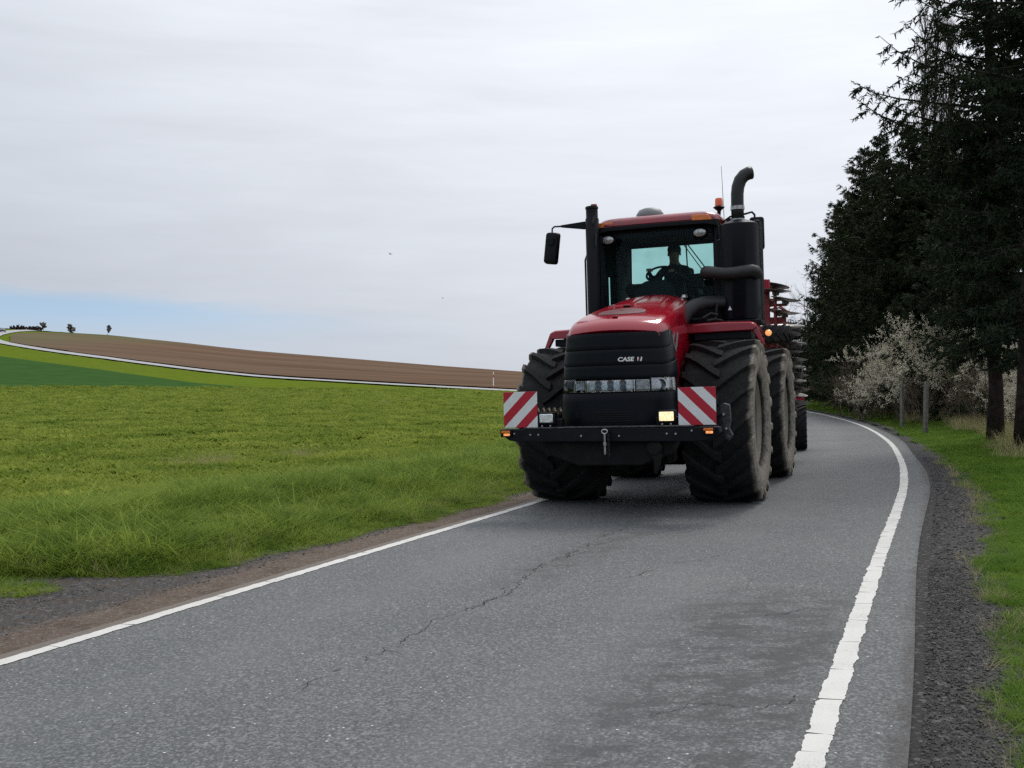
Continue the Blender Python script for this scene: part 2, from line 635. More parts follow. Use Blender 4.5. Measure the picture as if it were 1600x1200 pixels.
# ------------------------------------------------------------------ ground materials
def ground_mat():
    m = bpy.data.materials.new('field_soil_and_grass')
    m.use_nodes = True
    n = NT(m.node_tree)
    b = n.n['Principled BSDF']
    tc = n.node('ShaderNodeTexCoord').outputs['Object']
    x, y, z = n.sep(tc)
    off = n.node('ShaderNodeAttribute', attribute_name='road_offset').outputs['Fac']
    f1 = n.noise(tc, 0.11, 5, 0.6)
    f2 = n.noise(n.mapping(tc, (0.35, 1.3, 1)), 1.6, 6, 0.7, 0.4)
    f3 = n.noise(tc, 9.0, 6, 0.7)
    crop = n.mix(n.step(f2, 0.32, 0.66), (0.082, 0.135, 0.011), (0.185, 0.235, 0.028))
    crop = n.mix(n.step(f1, 0.40, 0.70, 0.0, 0.5), crop, (0.140, 0.195, 0.030))
    crop = n.mix(n.step(f3, 0.30, 0.62), (0.055, 0.075, 0.012), crop)
    verge = n.mix(f3, (0.030, 0.042, 0.010), (0.075, 0.105, 0.018))
    wood = n.mix(n.step(f3, 0.3, 0.7), (0.040, 0.030, 0.020), (0.130, 0.098, 0.060))
    wood = n.mix(n.step(f2, 0.45, 0.7, 0.0, 0.6), wood, (0.060, 0.075, 0.022))
    c = n.mix(n.step(n.math('ADD', off, n.math('MULTIPLY', f2, 2.0)), -5.5, -8.0), verge, crop)
    c = n.mix(n.step(n.math('ADD', off, n.math('MULTIPLY', f2, 1.4)), 5.6, 7.2), c, wood)
    n.put(b.inputs['Base Color'], c)
    b.inputs['Roughness'].default_value = 0.95
    b.inputs['Specular IOR Level'].default_value = 0.0
    bp = n.node('ShaderNodeBump')
    bp.inputs['Strength'].default_value = 0.7
    bp.inputs['Distance'].default_value = 0.12
    n.put(bp.inputs['Height'], n.math('ADD', f2, n.math('MULTIPLY', f3, 0.4)))
    n.l.new(bp.outputs[0], b.inputs['Normal'])
    return m


def asphalt_mat():
    m = bpy.data.materials.new('worn_asphalt')
    m.use_nodes = True
    n = NT(m.node_tree)
    b = n.n['Principled BSDF']
    tc = n.node('ShaderNodeTexCoord').outputs['Object']
    off = n.node('ShaderNodeAttribute', attribute_name='road_offset').outputs['Fac']
    along = n.node('ShaderNodeAttribute', attribute_name='road_along').outputs['Fac']
    big = n.noise(tc, 0.35, 5, 0.6, 0.5)
    mid = n.noise(tc, 2.2, 6, 0.65)
    grit = n.noise(tc, 62.0, 4, 0.75)
    grit2 = n.noise(n.mapping(tc, loc=(3, 3, 3)), 150.0, 3, 0.7)
    base = n.mix(n.step(big, 0.32, 0.68), (0.098, 0.107, 0.110), (0.134, 0.141, 0.142))
    base = n.mix(n.step(mid, 0.35, 0.72, 0.0, 0.5), base, (0.145, 0.146, 0.146))
    # aggregate: dark binder between paler chips
    g = n.math('ADD', n.math('MULTIPLY', grit, 0.62), n.math('MULTIPLY', grit2, 0.38))
    base = n.mix(n.step(g, 0.40, 0.55, 0.85, 0.0), base, (0.042, 0.043, 0.044))
    base = n.mix(n.step(g, 0.52, 0.66, 0.0, 0.75), base, (0.29, 0.287, 0.278))
    va = n.voro(tc, 72.0)
    cell = n.sep(va.outputs['Color'])[1]
    base = n.mix(n.step(cell, 0.55, 0.0, 0.0, 0.42), base, (0.050, 0.051, 0.052))
    base = n.mix(n.step(cell, 0.68, 1.0, 0.0, 0.42), base, (0.30, 0.298, 0.29))
    vo = n.voro(tc, 24.0)
    chip = n.math('MULTIPLY', n.step(vo.outputs['Distance'], 0.17, 0.10), n.step(n.sep(vo.outputs['Color'])[0], 0.90, 0.93))
    base = n.mix(n.math('MULTIPLY', chip, 0.9), base, (0.70, 0.68, 0.64))
    # polished wheel tracks are a little paler
    wv = n.math('ABSOLUTE', n.math('SUBTRACT', n.math('ABSOLUTE', n.math('ADD', off, 0.1)), 1.05))
    base = n.mix(n.math('MULTIPLY', n.step(wv, 0.55, 0.0), n.step(big, 0.3, 0.6, 0.05, 0.30)), base, (0.168, 0.170, 0.170))
    # darker bleeding binder by the edge line
    st = n.noise(n.mapping(tc, (1.0, 1.5, 1)), 2.6, 9, 0.80, 0.2)
    msk = n.math('MULTIPLY', n.math('MULTIPLY', n.step(off, 0.9, 1.5), n.step(off, 2.3, 2.1)), n.math('MULTIPLY', n.step(along, -5.2, -6.8), n.step(along, -11.0, -9.2)))
    base = n.mix(n.math('MULTIPLY', n.step(st, 0.43, 0.57), n.math('MULTIPLY', msk, 0.82)), base, (0.050, 0.048, 0.049))
    m2 = n.math('MULTIPLY', n.math('MULTIPLY', n.step(n.math('ABSOLUTE', n.math('SUBTRACT', off, -0.25)), 0.40, 0.08), n.math('MULTIPLY', n.step(along, -7.2, -5.2), n.step(along, -1.6, -3.2))), n.step(st, 0.42, 0.58))
    base = n.mix(n.math('MULTIPLY', m2, 0.6), base, (0.050, 0.050, 0.050))
    base = n.mix(n.step(along, 110.0, 150.0, 0.0, 0.9), base, (0.38, 0.38, 0.385))  # far stretch paled: grazing sky reflection painted into the asphalt colour
    # dust washed in from the field side
    dm = n.step(n.math('ADD', off, n.math('MULTIPLY', n.math('SUBTRACT', mid, 0.5), 0.30)), -2.16, -2.36)
    base = n.mix(n.math('MULTIPLY', dm, 0.8), base, (0.150, 0.118, 0.092))
    de = n.step(n.math('ADD', off, n.math('MULTIPLY', n.math('SUBTRACT', n.noise(tc, 5.0, 7, 0.75), 0.5), 0.42)), 2.50, 2.62)
    base = n.mix(n.math('MULTIPLY', de, 0.85), base, n.mix(n.step(g, 0.4, 0.6), (0.030, 0.029, 0.028), (0.090, 0.084, 0.078)))
    n.put(b.inputs['Base Color'], base)
    n.put(b.inputs['Roughness'], n.math('ADD', 0.66, n.math('MULTIPLY', mid, 0.22)))
    b.inputs['Specular IOR Level'].default_value = 0.35
    bp = n.node('ShaderNodeBump')
    bp.inputs['Strength'].default_value = 0.55
    bp.inputs['Distance'].default_value = 0.006
    n.put(bp.inputs['Height'], g)
    n.l.new(bp.outputs[0], b.inputs['Normal'])
    return m


def paint_mat():
    m = bpy.data.materials.new('worn_road_paint')
    m.use_nodes = True
    n = NT(m.node_tree)
    b = n.n['Principled BSDF']
    tc = n.node('ShaderNodeTexCoord').outputs['Object']
    f = n.noise(tc, 3.0, 6, 0.65)
    g = n.noise(tc, 70.0, 5, 0.75)
    c = n.mix(f, (0.50, 0.485, 0.445), (0.68, 0.67, 0.635))
    k = n.step(n.math('ADD', n.math('MULTIPLY', g, 0.85), n.math('MULTIPLY', f, 0.35)), 0.44, 0.55)
    c = n.mix(k, (0.30, 0.29, 0.275), c)
    n.put(b.inputs['Base Color'], c)
    b.inputs['Roughness'].default_value = 0.7
    bp = n.node('ShaderNodeBump')
    bp.inputs['Strength'].default_value = 0.4
    bp.inputs['Distance'].default_value = 0.005
    n.put(bp.inputs['Height'], g)
    n.l.new(bp.outputs[0], b.inputs['Normal'])
    return m


def shoulder_mat(name, inner, outer, lo, hi, dark=0.35, soil=0.0):
    """packed stone: inner colour by the road, outer colour towards the verge (offsets lo..hi)"""
    m = bpy.data.materials.new(name)
    m.use_nodes = True
    n = NT(m.node_tree)
    b = n.n['Principled BSDF']
    tc = n.node('ShaderNodeTexCoord').outputs['Object']
    off = n.node('ShaderNodeAttribute', attribute_name='road_offset').outputs['Fac']
    f = n.noise(tc, 3.2, 6, 0.7)
    g = n.noise(tc, 48.0, 5, 0.8)
    c = n.mix(n.step(n.math('ADD', off, n.math('MULTIPLY', n.math('SUBTRACT', f, 0.5), 0.5)), lo, hi), inner, outer)
    c = n.mix(n.step(f, 0.50, 0.66, 0.0, soil), c, (0.105, 0.074, 0.054))
    c = n.mix(n.step(g, 0.32, 0.55, 0.75, 0.0), c, tuple(q * dark for q in outer))
    vo = n.voro(tc, 42.0)
    c = n.mix(n.math('MULTIPLY', n.step(n.sep(vo.outputs['Color'])[0], 0.80, 0.98), 0.45), c, (0.26, 0.25, 0.235))
    n.put(b.inputs['Base Color'], c)
    b.inputs['Roughness'].default_value = 0.9
    b.inputs['Specular IOR Level'].default_value = 0.2
    bp = n.node('ShaderNodeBump')
    bp.inputs['Strength'].default_value = 0.9
    bp.inputs['Distance'].default_value = 0.02
    n.put(bp.inputs['Height'], n.math('ADD', g, n.math('MULTIPLY', vo.outputs['Distance'], 0.8)))
    n.l.new(bp.outputs[0], b.inputs['Normal'])
    return m


def plough_mat():
    m = bpy.data.materials.new('tilled_soil')
    m.use_nodes = True
    n = NT(m.node_tree)
    b = n.n['Principled BSDF']
    tc = n.node('ShaderNodeTexCoord').outputs['Object']
    rows = n.noise(n.mapping(tc, (0.06, 1.0, 1), rot=(0, 0, R(-12))), 0.075, 6, 0.65, 0.3)
    fr = n.noise(n.mapping(tc, (0.10, 1.6, 1), rot=(0, 0, R(-12))), 0.45, 5, 0.7)
    big = n.noise(tc, 0.012, 4, 0.55)
    c = n.mix(n.step(rows, 0.35, 0.65), (0.112, 0.071, 0.047), (0.180, 0.116, 0.080))
    c = n.mix(n.step(big, 0.40, 0.66, 0.0, 0.55), c, (0.165, 0.125, 0.090))
    c = n.mix(n.step(fr, 0.35, 0.6, 0.35, 0.0), c, (0.075, 0.054, 0.038))
    # a grassy headland where the track bends on the hill top
    x, y, z = n.sep(tc)
    hd = n.math('MULTIPLY', n.step(x, -118.0, -160.0), 0.55)
    c = n.mix(hd, c, (0.125, 0.130, 0.070))
    n.put(b.inputs['Base Color'], c)
    b.inputs['Roughness'].default_value = 0.95
    b.inputs['Specular IOR Level'].default_value = 0.0
    return m


def fieldmat(name, a, bcol, sc=0.5):
    m = bpy.data.materials.new(name)
    m.use_nodes = True
    n = NT(m.node_tree)
    b = n.n['Principled BSDF']
    tc = n.node('ShaderNodeTexCoord').outputs['Object']
    f = n.noise(n.mapping(tc, (0.5, 1.5, 1)), sc, 7, 0.7)
    g = n.noise(tc, 0.05, 4, 0.6)
    c = n.mix(n.step(f, 0.3, 0.7), a, bcol)
    c = n.mix(n.step(g, 0.4, 0.65, 0.0, 0.35), c, tuple(q * 0.75 for q in bcol))
    n.put(b.inputs['Base Color'], c)
    b.inputs['Roughness'].default_value = 0.95
    b.inputs['Specular IOR Level'].default_value = 0.0
    return m


# ------------------------------------------------------------------ ground sheet
def spaced(limit_lo, limit_hi, fine, grow):
    pos = [0.0]
    st = fine
    while pos[-1] < limit_hi:
        pos.append(pos[-1] + st)
        if pos[-1] > 24: st *= grow
    neg = [0.0]
    st = fine
    while neg[-1] > limit_lo:
        neg.append(neg[-1] - st)
        if neg[-1] < -18: st *= grow
    return np.array(neg[:0:-1] + pos)


gx = spaced(-2600, 2600, 0.42, 1.045)
gy = spaced(-400, 4200, 0.42, 1.040)
GX, GY = np.meshgrid(gx, gy)
GZ = ground_z(GX, GY)
_nx, _ny = len(gx), len(gy)
_i = np.arange((_ny - 1) * (_nx - 1))
_a = (_i // (_nx - 1)) * _nx + _i % (_nx - 1)
me = np_mesh('ground', np.stack([GX.ravel(), GY.ravel(), GZ.ravel()], 1), np.stack([_a, _a + 1, _a + _nx + 1, _a + _nx], 1))
_S, _O = road_so(GX, GY)
_at = me.attributes.new('road_offset', 'FLOAT', 'POINT')
_at.data.foreach_set('value', np.where(np.hypot(GX, GY).ravel() > 160, -20, _O).astype(np.float32))
tag(link_mesh('ground', me, ground_mat(), smooth=180), kind='structure')


def ribbon(name, k0, k1, offs, mat, dz, step=1, jit=None, kind='structure', edge_noise=None, parent=None):
    """strip laid along the road: offs = list of offsets (number or function of arc position)"""
    ks = np.arange(k0, k1, step)
    V, O, A = [], [], []
    rng = np.random.default_rng(7)
    for k in ks:
        s = (k - S_TR) * 0.5
        for j, of in enumerate(offs):
            o = of(s) if callable(of) else of
            p = RP[k] + RN[k] * o
            V.append((p[0], p[1], 0))
            O.append(o)
            A.append(s)
    V = np.array(V)
    V[:, 2] = height(V[:, 0], V[:, 1]) + dz
    m = len(offs)
    F = []
    for i in range(len(ks) - 1):
        for j in range(m - 1):
            F.append((i * m + j, i * m + j + 1, (i + 1) * m + j + 1, (i + 1) * m + j))
    me = np_mesh(name, V, np.array(F)[:, ::-1] * 1)
    for nm, dat in (('road_offset', O), ('road_along', A)):
        at = me.attributes.new(nm, 'FLOAT', 'POINT')
        at.data.foreach_set('value', np.array(dat, np.float32))
    me.flip_normals() if me.polygons[0].normal.z < 0 else None
    o = link_mesh(name, me, mat, parent, 180)
    if kind and not parent: o['kind'] = kind
    return o


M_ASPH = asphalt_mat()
M_PAINT = paint_mat()
HALF = 2.25
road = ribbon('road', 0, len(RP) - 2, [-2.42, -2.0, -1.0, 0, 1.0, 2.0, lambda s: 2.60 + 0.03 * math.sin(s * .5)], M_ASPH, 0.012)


_kn = S_TR - 60
_kf = S_TR + 140
ribbon('left_shoulder', _kn, _kf, [-2.42, -2.60, lambda s: (left_out(s) - 2.6) / 2, lambda s: left_out(s) - 0.25],
       shoulder_mat('dirt_and_millings', (0.165, 0.122, 0.092), (0.088, 0.081, 0.076), -2.80, -3.04, soil=0.85), 0.004)
ribbon('right_shoulder', _kn, _kf, [2.55, 2.85, lambda s: right_out(s), lambda s: right_out(s) + 0.25],
       shoulder_mat('dark_millings', (0.050, 0.048, 0.047), (0.078, 0.074, 0.070), 2.66, 2.95), 0.003)


def edge_line(off, k0, k1, seed, gaps):
    """painted line cut by fine cracks, each stretch with a ragged edge"""
    rng = np.random.default_rng(seed)
    s0, s1 = (k0 - S_TR) * .5, (k1 - S_TR) * .5
    V, F = [], []
    s = s0
    while s < s1:
        near = s < 14
        L = rng.uniform(*gaps) if near else 6.0
        n = max(2, int(L / (0.018 if near else 0.75)))
        b = len(V)
        w = 0.056
        e0, e1 = 0.0, 0.0
        for i in range(n + 1):
            q = s + L * i / n
            kk = q / 0.5 + S_TR
            k = int(min(max(kk, 0), len(RP) - 2))
            fr = kk - k
            P = RP[k] * (1 - fr) + RP[k + 1] * fr
            N = RN[k]
            e0 = 0.72 * e0 + rng.normal(0, 0.0030)
            e1 = 0.72 * e1 + rng.normal(0, 0.0030)
            sk = rng.uniform(-.012, .012) if i in (0, n) and near else 0
            for o, dd in ((off - w + e0, sk), (off + w + e1, -sk)):
                p = P + N * o + RT[k] * dd
                V.append((p[0], p[1], 0))
            if i: F.append((b + 2 * i - 2, b + 2 * i - 1, b + 2 * i + 1, b + 2 * i))
        s += L + (rng.choice([0.003, 0.006, 0.011]) if near else 0)
    V = np.array(V)
    V[:, 2] = height(V[:, 0], V[:, 1]) + 0.0165
    me = np_mesh('edge_line', V, np.array(F))
    if me.polygons[0].normal.z < 0: me.flip_normals()
    return link_mesh('edge_line', me, M_PAINT, road)


edge_line(-2.25, S_TR - 60, S_TR + 240, 3, (0.35, 1.3))
edge_line(2.275, S_TR - 60, S_TR + 240, 5, (0.16, 0.62))

# cracks in the old surface, thin dark gashes along the middle of the lane
M_CRACK = pmat('dark_crack', (0.038, 0.038, 0.038), 0.95, var=0.4, scale=30, spec=0.1)


def crack(path, w, seed, broken=0.25):
    rng = np.random.default_rng(seed)
    mb = MB()
    P = catmull(np.array(path, float), 0.035)
    on = True
    lat = 0.0
    prev = None
    for i in range(len(P) - 1):
        if rng.random() < (0.05 if on else 0.12):
            on = not on if rng.random() < broken + (0 if on else 1) else on
        lat = 0.80 * lat + rng.normal(0, 0.018)
        d = P[i + 1] - P[i]
        d /= np.linalg.norm(d)
        nn = np.array([d[1], -d[0]])
        ww = w * rng.uniform(0.35, 1.35)
        c = P[i] + nn * lat
        a, b = c + nn * ww / 2, c - nn * ww / 2
        if on and prev is not None:
            q = np.array([prev[0], prev[1], b, a])
            z = height(q[:, 0], q[:, 1]) + 0.0155
            mb.add([(q[j, 0], q[j, 1], z[j]) for j in range(4)], [(0, 1, 2, 3)])
        prev = (a, b) if on else None
        if on and rng.random() < 0.06:      # a short side crack
            L = rng.uniform(0.08, 0.35)
            sg = rng.choice([-1, 1])
            e = c + nn * sg * L + d * rng.uniform(-.15, .15)
            mid = (c + e) / 2 + d * rng.normal(0, .03)
            for (p, q2, w0, w1) in ((c, mid, ww * .8, ww * .5), (mid, e, ww * .5, ww * .1)):
                q = np.array([p + d * w0 / 2, p - d * w0 / 2, q2 - d * w1 / 2, q2 + d * w1 / 2])
                z = height(q[:, 0], q[:, 1]) + 0.0155
                mb.add([(q[j, 0], q[j, 1], z[j]) for j in range(4)], [(0, 1, 2, 3)])
    return mb.build('surface_crack', M_CRACK, road, smooth=None)


def W_(u, v): return uv_world(u, v)
def from_px(px, py):
    """ground point seen at a place of the photograph (used to survey the cracks)"""
    d = np.array([(px - 800) / 1644.7, 1.0, -(py - 596.7) / 1644.7])
    t = math.tan(ROLL)
    k = (-1.577 - t * (X0 * CY - Y0 * SY)) / (d[2] - t * (d[0] * CY - d[1] * SY))
    return (k * d[0], k * d[1])


crack([from_px(*p) for p in ((470, 1085), (530, 1050), (610, 1010), (690, 972), (740, 950), (800, 920), (850, 885), (905, 868), (965, 842))], 0.0055, 11, 0.9)
crack([from_px(*p) for p in ((735, 955), (790, 930), (838, 893), (880, 872), (930, 858))], 0.006, 12, 0.9)
crack([from_px(*p) for p in ((830, 895), (870, 882), (900, 860), (950, 838), (985, 828))], 0.007, 13, 0.8)
crack([from_px(*p) for p in ((980, 905), (1040, 885), (1100, 876), (1150, 862))], 0.005, 14, 0.9)
crack([from_px(*p) for p in ((1010, 1120), (1100, 1105), (1200, 1112), (1260, 1085))], 0.0045, 15, 1.0)
crack([from_px(*p) for p in ((1120, 960), (1200, 965), (1280, 950))], 0.0045, 16, 1.0)


# ------------------------------------------------------------------ fields on the far hill
def px_ground(px, D):
    th = math.atan((px - 800) / 1644.7)
    return D * math.sin(th), D * math.cos(th)


def drape(name, cols, mat, dz, rows=26):
    """field between two distances per direction: cols = (photo column, near distance, far distance)"""
    V, F = [], []
    for (px, d0, d1) in cols:
        for j in range(rows):
            D = d0 + (d1 - d0) * j / (rows - 1)
            V.append((*px_ground(px, D), 0))
    V = np.array(V)
    V[:, 2] = height(V[:, 0], V[:, 1]) + dz
    for i in range(len(cols) - 1):
        for j in range(rows - 1):
            F.append((i * rows + j, (i + 1) * rows + j, (i + 1) * rows + j + 1, i * rows + j + 1))
    me = np_mesh(name, V, np.array(F))
    if me.polygons[0].normal.z < 0: me.flip_normals()
    return tag(link_mesh(name, me, mat, smooth=180), kind='structure')


def road_dist(px, lo=120, hi=420, pick='first'):
    """distance at which the far road crosses the direction of a photo column"""
    th = math.atan((px - 800) / 1644.7)
    D = np.hypot(RP[:, 0], RP[:, 1])
    T = np.arctan2(RP[:, 0], RP[:, 1])
    sel = (D > lo) & (D < hi) & (np.arange(len(RP)) > S_TR + 150)
    kk = np.where(sel)[0]
    d = T[kk] - th
    cr = np.where(np.sign(d[1:]) != np.sign(d[:-1]))[0]
    if len(cr): return float(D[kk[cr[0 if pick == 'first' else -1]]])
    return float(D[kk[np.abs(d).argmin()]])


_pl = []
for px in list(range(16, 110, 6)) + list(range(110, 1560, 14)):
    near = road_dist(px, 120, 430) + 7
    if px < 110:
        far = np.interp(px, [16, 30, 60, 110], [400, 430, 462, 480])
        near = min(near + 4, far - 4)
    else:
        far = np.interp(px, [110, 200, 400, 800, 1300], [480, 488, 512, 530, 540])
    _pl.append((px, near, far))
drape('ploughed_field', _pl, plough_mat(), 0.16)
_dk = []
for px in list(range(-420, 430, 10)):
    n0 = 158 + 0.01 * abs(px) + 1.5 * math.sin(px * .11) + 1.0 * math.sin(px * .37)
    up = np.interp(px, [-420, -200, 0, 100, 200, 300, 400, 425], [285, 268, 248, 222, 198, 176, 163, 160])
    _dk.append((px, n0, max(up, n0 + .3)))
drape('winter_crop_field', _dk, fieldmat('dark_young_corn', (0.032, 0.078, 0.020), (0.054, 0.110, 0.032)), 0.10)
_rg = [(px, np.interp(px, [-300, 0, 60, 110, 400], [455, 492, 505, 484, 505]), 560) for px in range(-300, 420, 12)]
drape('ridge_meadow', _rg, fieldmat('ridge_grass', (0.060, 0.085, 0.018), (0.105, 0.145, 0.035), 0.3), 0.08, 8)


# ------------------------------------------------------------------ the tractor
# local frame: x to the photo's right, y away from the viewer (rearwards), z up; origin on the road under the front axle
TROT = (0, -ROLL, -YAW)
tractor = empty('tractor', (X0, Y0, 0.012), TROT)
tag(tractor, 'huge red articulated tractor with black grille driving along the narrow road', 'tractor')


def big_tyre(rad, wid, rim_r, lugs, lug_h, name='tyre'):
    """agricultural tyre about the x axis with two rows of curved lugs"""
    mb = MB()
    hw = wid / 2
    rc = rad - lug_h
    prof = [(rim_r, -hw * .76), (rim_r + .03, -hw * .88), (rim_r + .12 * (rad / 1.04), -hw * .97), (rad * .78, -hw), (rad * .87, -hw * .985), (rc - .030, -hw * .955), (rc - .004, -hw * .86),
            (rc + .006, -hw * .3), (rc + .008, 0)]
    prof = prof + [(r, -h) for r, h in prof[-2::-1]]
    mb.lathe(prof, axis='x', n=56)
    for sgn in (-1, 1):
        for k in range(lugs):
            a0 = 2 * math.pi * (k + (0.5 if sgn > 0 else 0)) / lugs
            sec = []
            # (lateral fraction, sweep angle fraction, outer radius, foot radius)
            for (l, sw, ro, ri, th) in ((-.09, -0.06, rad, rc - .02, .062), (.12, .10, rad + .004, rc - .02, .054), (.35, .36, rad + .003, rc - .02, .048), (.62, .70, rad - .002, rc - .03, .048),
                                        (.86, .98, rad - .008, rc - .05, .052), (.985, 1.10, rad - .024, rc - .09, .056), (1.030, 1.15, rad * .905, rad * .86, .046), (1.01, 1.17, rad * .845, rad * .82, .026)):
                x = sgn * l * hw
                a = a0 + sw * 0.32
                # width of the bar measured round the tyre
                d = th / rad * (rad / 1.04)
                # front of the tyre is -y: angle counted from -y upwards
                def pt(r, da, xx):
                    w = a + da
                    return (xx, -r * math.cos(w), r * math.sin(w))
                xin = x - sgn * 0.012 if l > .98 else x
                sec.append([pt(ri, -d * 1.25, xin * .985), pt(ro, -d * .85, x), pt(ro, d * .85, x), pt(ri, d * 1.25, xin * .985)])
            mb.loft(sec, closed=True, caps=True)
    return mb.mesh(name)


def rim_mesh(rim_r, wid, name='rim', dish=0.12):
    mb = MB()
    hw = wid / 2
    prof = [(rim_r + .035, -hw * .80), (rim_r + .035, -hw * .76), (rim_r - .02, -hw * .70), (rim_r - .05, -hw * .25), (rim_r - .05, hw * .25), (rim_r - .02, hw * .70), (rim_r + .035, hw * .76), (rim_r + .035, hw * .80),
            (rim_r + .012, hw * .80), (rim_r - .05, hw * .68), (rim_r - .09, hw * .2), (rim_r - .10, 0.0), (rim_r * .62, -dish * .2), (rim_r * .55, dish * .4), (rim_r * .33, dish * .5), (rim_r * .30, dish * 1.5), (.02, dish * 1.6)]
    mb.lathe(prof, axis='x', n=40)
    for k in range(10):
        a = 2 * math.pi * k / 10
        mb.tube([(dish * .4, rim_r * .44 * math.cos(a), rim_r * .44 * math.sin(a)), (dish * .75, rim_r * .44 * math.cos(a), rim_r * .44 * math.sin(a))], .022, 6)
    return mb.mesh(name)


TY = big_tyre(1.04, .87, .56, 18, .068)
RI = rim_mesh(.56, .87)
_first = True
for (wx, wy, ph) in ((1.085, 0, 0.06), (-1.065, 0, 0.17), (1.055, 3.69, .11), (-1.085, 3.69, 0.0)):
    w = empty('wheel', (wx, wy, 1.035), parent=tractor)
    t = link_mesh('tyre', TY, [], w, 35)
    if _first: TY.materials.append(M_TYRE)
    t.material_slots[0].link = 'OBJECT'
    t.material_slots[0].material = M_TYRER if wx > 0 else M_TYREL
    t.rotation_euler = (ph, 0, 0)
    r = link_mesh('rim', RI, [], w, 35)
    if _first: RI.materials.append(M_RIM)
    r.scale = (1 if wx > 0 else -1, 1, 1)
    _first = False

# ---- bonnet
def bonnet_section(y, hw, zt, zb, crown, r, bow, hwb=None):
    hwb = hwb or hw
    pts = [(-hwb, zb), (-hw - .008, zb + (zt - zb) * .5), (-hw, zt - r)]
    for k in range(1, 6):
        a = math.pi / 2 * k / 6
        pts.append((-hw + r - r * math.cos(a), zt - r + r * math.sin(a)))
    for k in range(9):
        x = -(hw - r) + 2 * (hw - r) * k / 8
        pts.append((x, zt + crown * (1 - (x / (hw - r)) ** 2)))
    pts += [(-x, z) for x, z in pts[7::-1]]
    return [(x, y + bow * (min(abs(x), .66) / .62) ** 2, z) for x, z in pts]


mb = MB()
ST = [(-1.715, .548, 2.125, 2.05, .020, .05, .20, None), (-1.735, .556, 2.150, 1.95, .025, .06, .20, None), (-1.700, .572, 2.205, 1.70, .030, .09, .20, None), (-1.60, .600, 2.262, 1.30, .034, .12, .17, .64), (-1.40, .622, 2.322, 1.12, .040, .14, .10, .66),
      (-1.05, .620, 2.404, 1.10, .046, .15, .04, .65), (-.6, .590, 2.498, 1.15, .05, .15, 0, .61), (-.1, .565, 2.595, 1.25, .05, .15, 0, .58), (.4, .520, 2.682, 1.40, .05, .15, 0, .53), (.8, .475, 2.735, 1.55, .05, .15, 0, .48), (.96, .455, 2.735, 1.6, .04, .14, 0, .43)]
mb.loft([bonnet_section(*a) for a in ST], closed=False)
hood = mb.build('hood', M_RED, tractor, smooth=50)
sd = hood.modifiers.new('thickness', 'SOLIDIFY')
sd.thickness = 0.012


def hood_z(x, y):
    ys = [s[0] for s in ST[2:]]
    zt = np.interp(y, ys, [s[2] for s in ST[2:]])
    hw = np.interp(y, ys, [s[1] - s[5] for s in ST[2:]])
    cr = np.interp(y, ys, [s[4] for s in ST[2:]])
    return float(zt + cr * (1 - (x / hw) ** 2))


def on_hood(outline, name, mat, h=0.014, parent=hood, inset=0.02, bev=.006):
    """raised panel that follows the bonnet"""
    mb = MB()
    n = len(outline)
    cx = sum(p[0] for p in outline) / n
    cy = sum(p[1] for p in outline) / n
    def ring(f, dz): return [(cx + (p[0] - cx) * f, cy + (p[1] - cy) * f, hood_z(cx + (p[0] - cx) * f, cy + (p[1] - cy) * f) + dz) for p in outline]
    mb.loft([ring(1.0, -.004), ring(.985, h), ring(.90, h + .002), ring(.5, h + .003), ring(.05, h + .003)], closed=True, caps=False)
    return mb.build(name, mat, parent, smooth=40)


def rrect(x0, y0, x1, y1, skew=0.0, n=6):
    out = []
    for (a, b) in (((x0, y0), (x1, y0)), ((x1, y0), (x1, y1)), ((x1, y1), (x0, y1)), ((x0, y1), (x0, y0))):
        for k in range(n):
            out.append((a[0] + (b[0] - a[0]) * k / n, a[1] + (b[1] - a[1]) * k / n))
    return [(x * (1 - skew * (y - y0)), y) for x, y in out]


on_hood(rrect(.035, -.55, .33, .55, .13), 'hood_panel', M_RED, .012)
on_hood(rrect(-.33, -.55, -.035, .55, .13), 'hood_panel', M_RED, .012)
on_hood([(.30 * math.cos(a), -1.12 + .22 * math.sin(a)) for a in [2 * math.pi * k / 32 for k in range(32)]], 'hood_vent', pmat('dark_red_vent', (0.10, 0.006, 0.012), 0.45, var=.2), .008)
mb = MB().box((0, -1.47, hood_z(0, -1.47) + .01), (.07, .05, .02))
mb.build('hood_latch', M_RED, hood, bevel=.006)
mb = MB().box((-.02, -.78, hood_z(0, -.78) + .012), (.09, .07, .022))
mb.build('hood_emblem', M_BLACK, hood, bevel=.006)
for x in (-.40, .40):
    MB().lathe([(.0, .045), (.035, .04), (.05, 0)], (x, .80, hood_z(x * .7, .8) - .025), n=12).build('hood_hinge', M_CHROME, hood)


def stroke_text(body, size, mat, name, parent, mtx, shear=0.0, ext=0.004, spacing=1.0, bold=0.0):
    cu = bpy.data.curves.new(name, 'FONT')
    cu.body = body
    cu.size = size
    cu.shear = shear
    cu.extrude = ext
    cu.offset = bold
    cu.space_character = spacing
    cu.align_x = 'CENTER'
    cu.align_y = 'CENTER'
    cu.resolution_u = 3
    tmp = bpy.data.objects.new(name + '_tmp', cu)
    COL.objects.link(tmp)
    dg = bpy.context.evaluated_depsgraph_get()
    me = bpy.data.meshes.new_from_object(tmp.evaluated_get(dg))
    bpy.data.objects.remove(tmp)
    bpy.data.curves.remove(cu)
    me.transform(mtx)
    me.name = name
    me.materials.clear()
    return link_mesh(name, me, mat, parent)


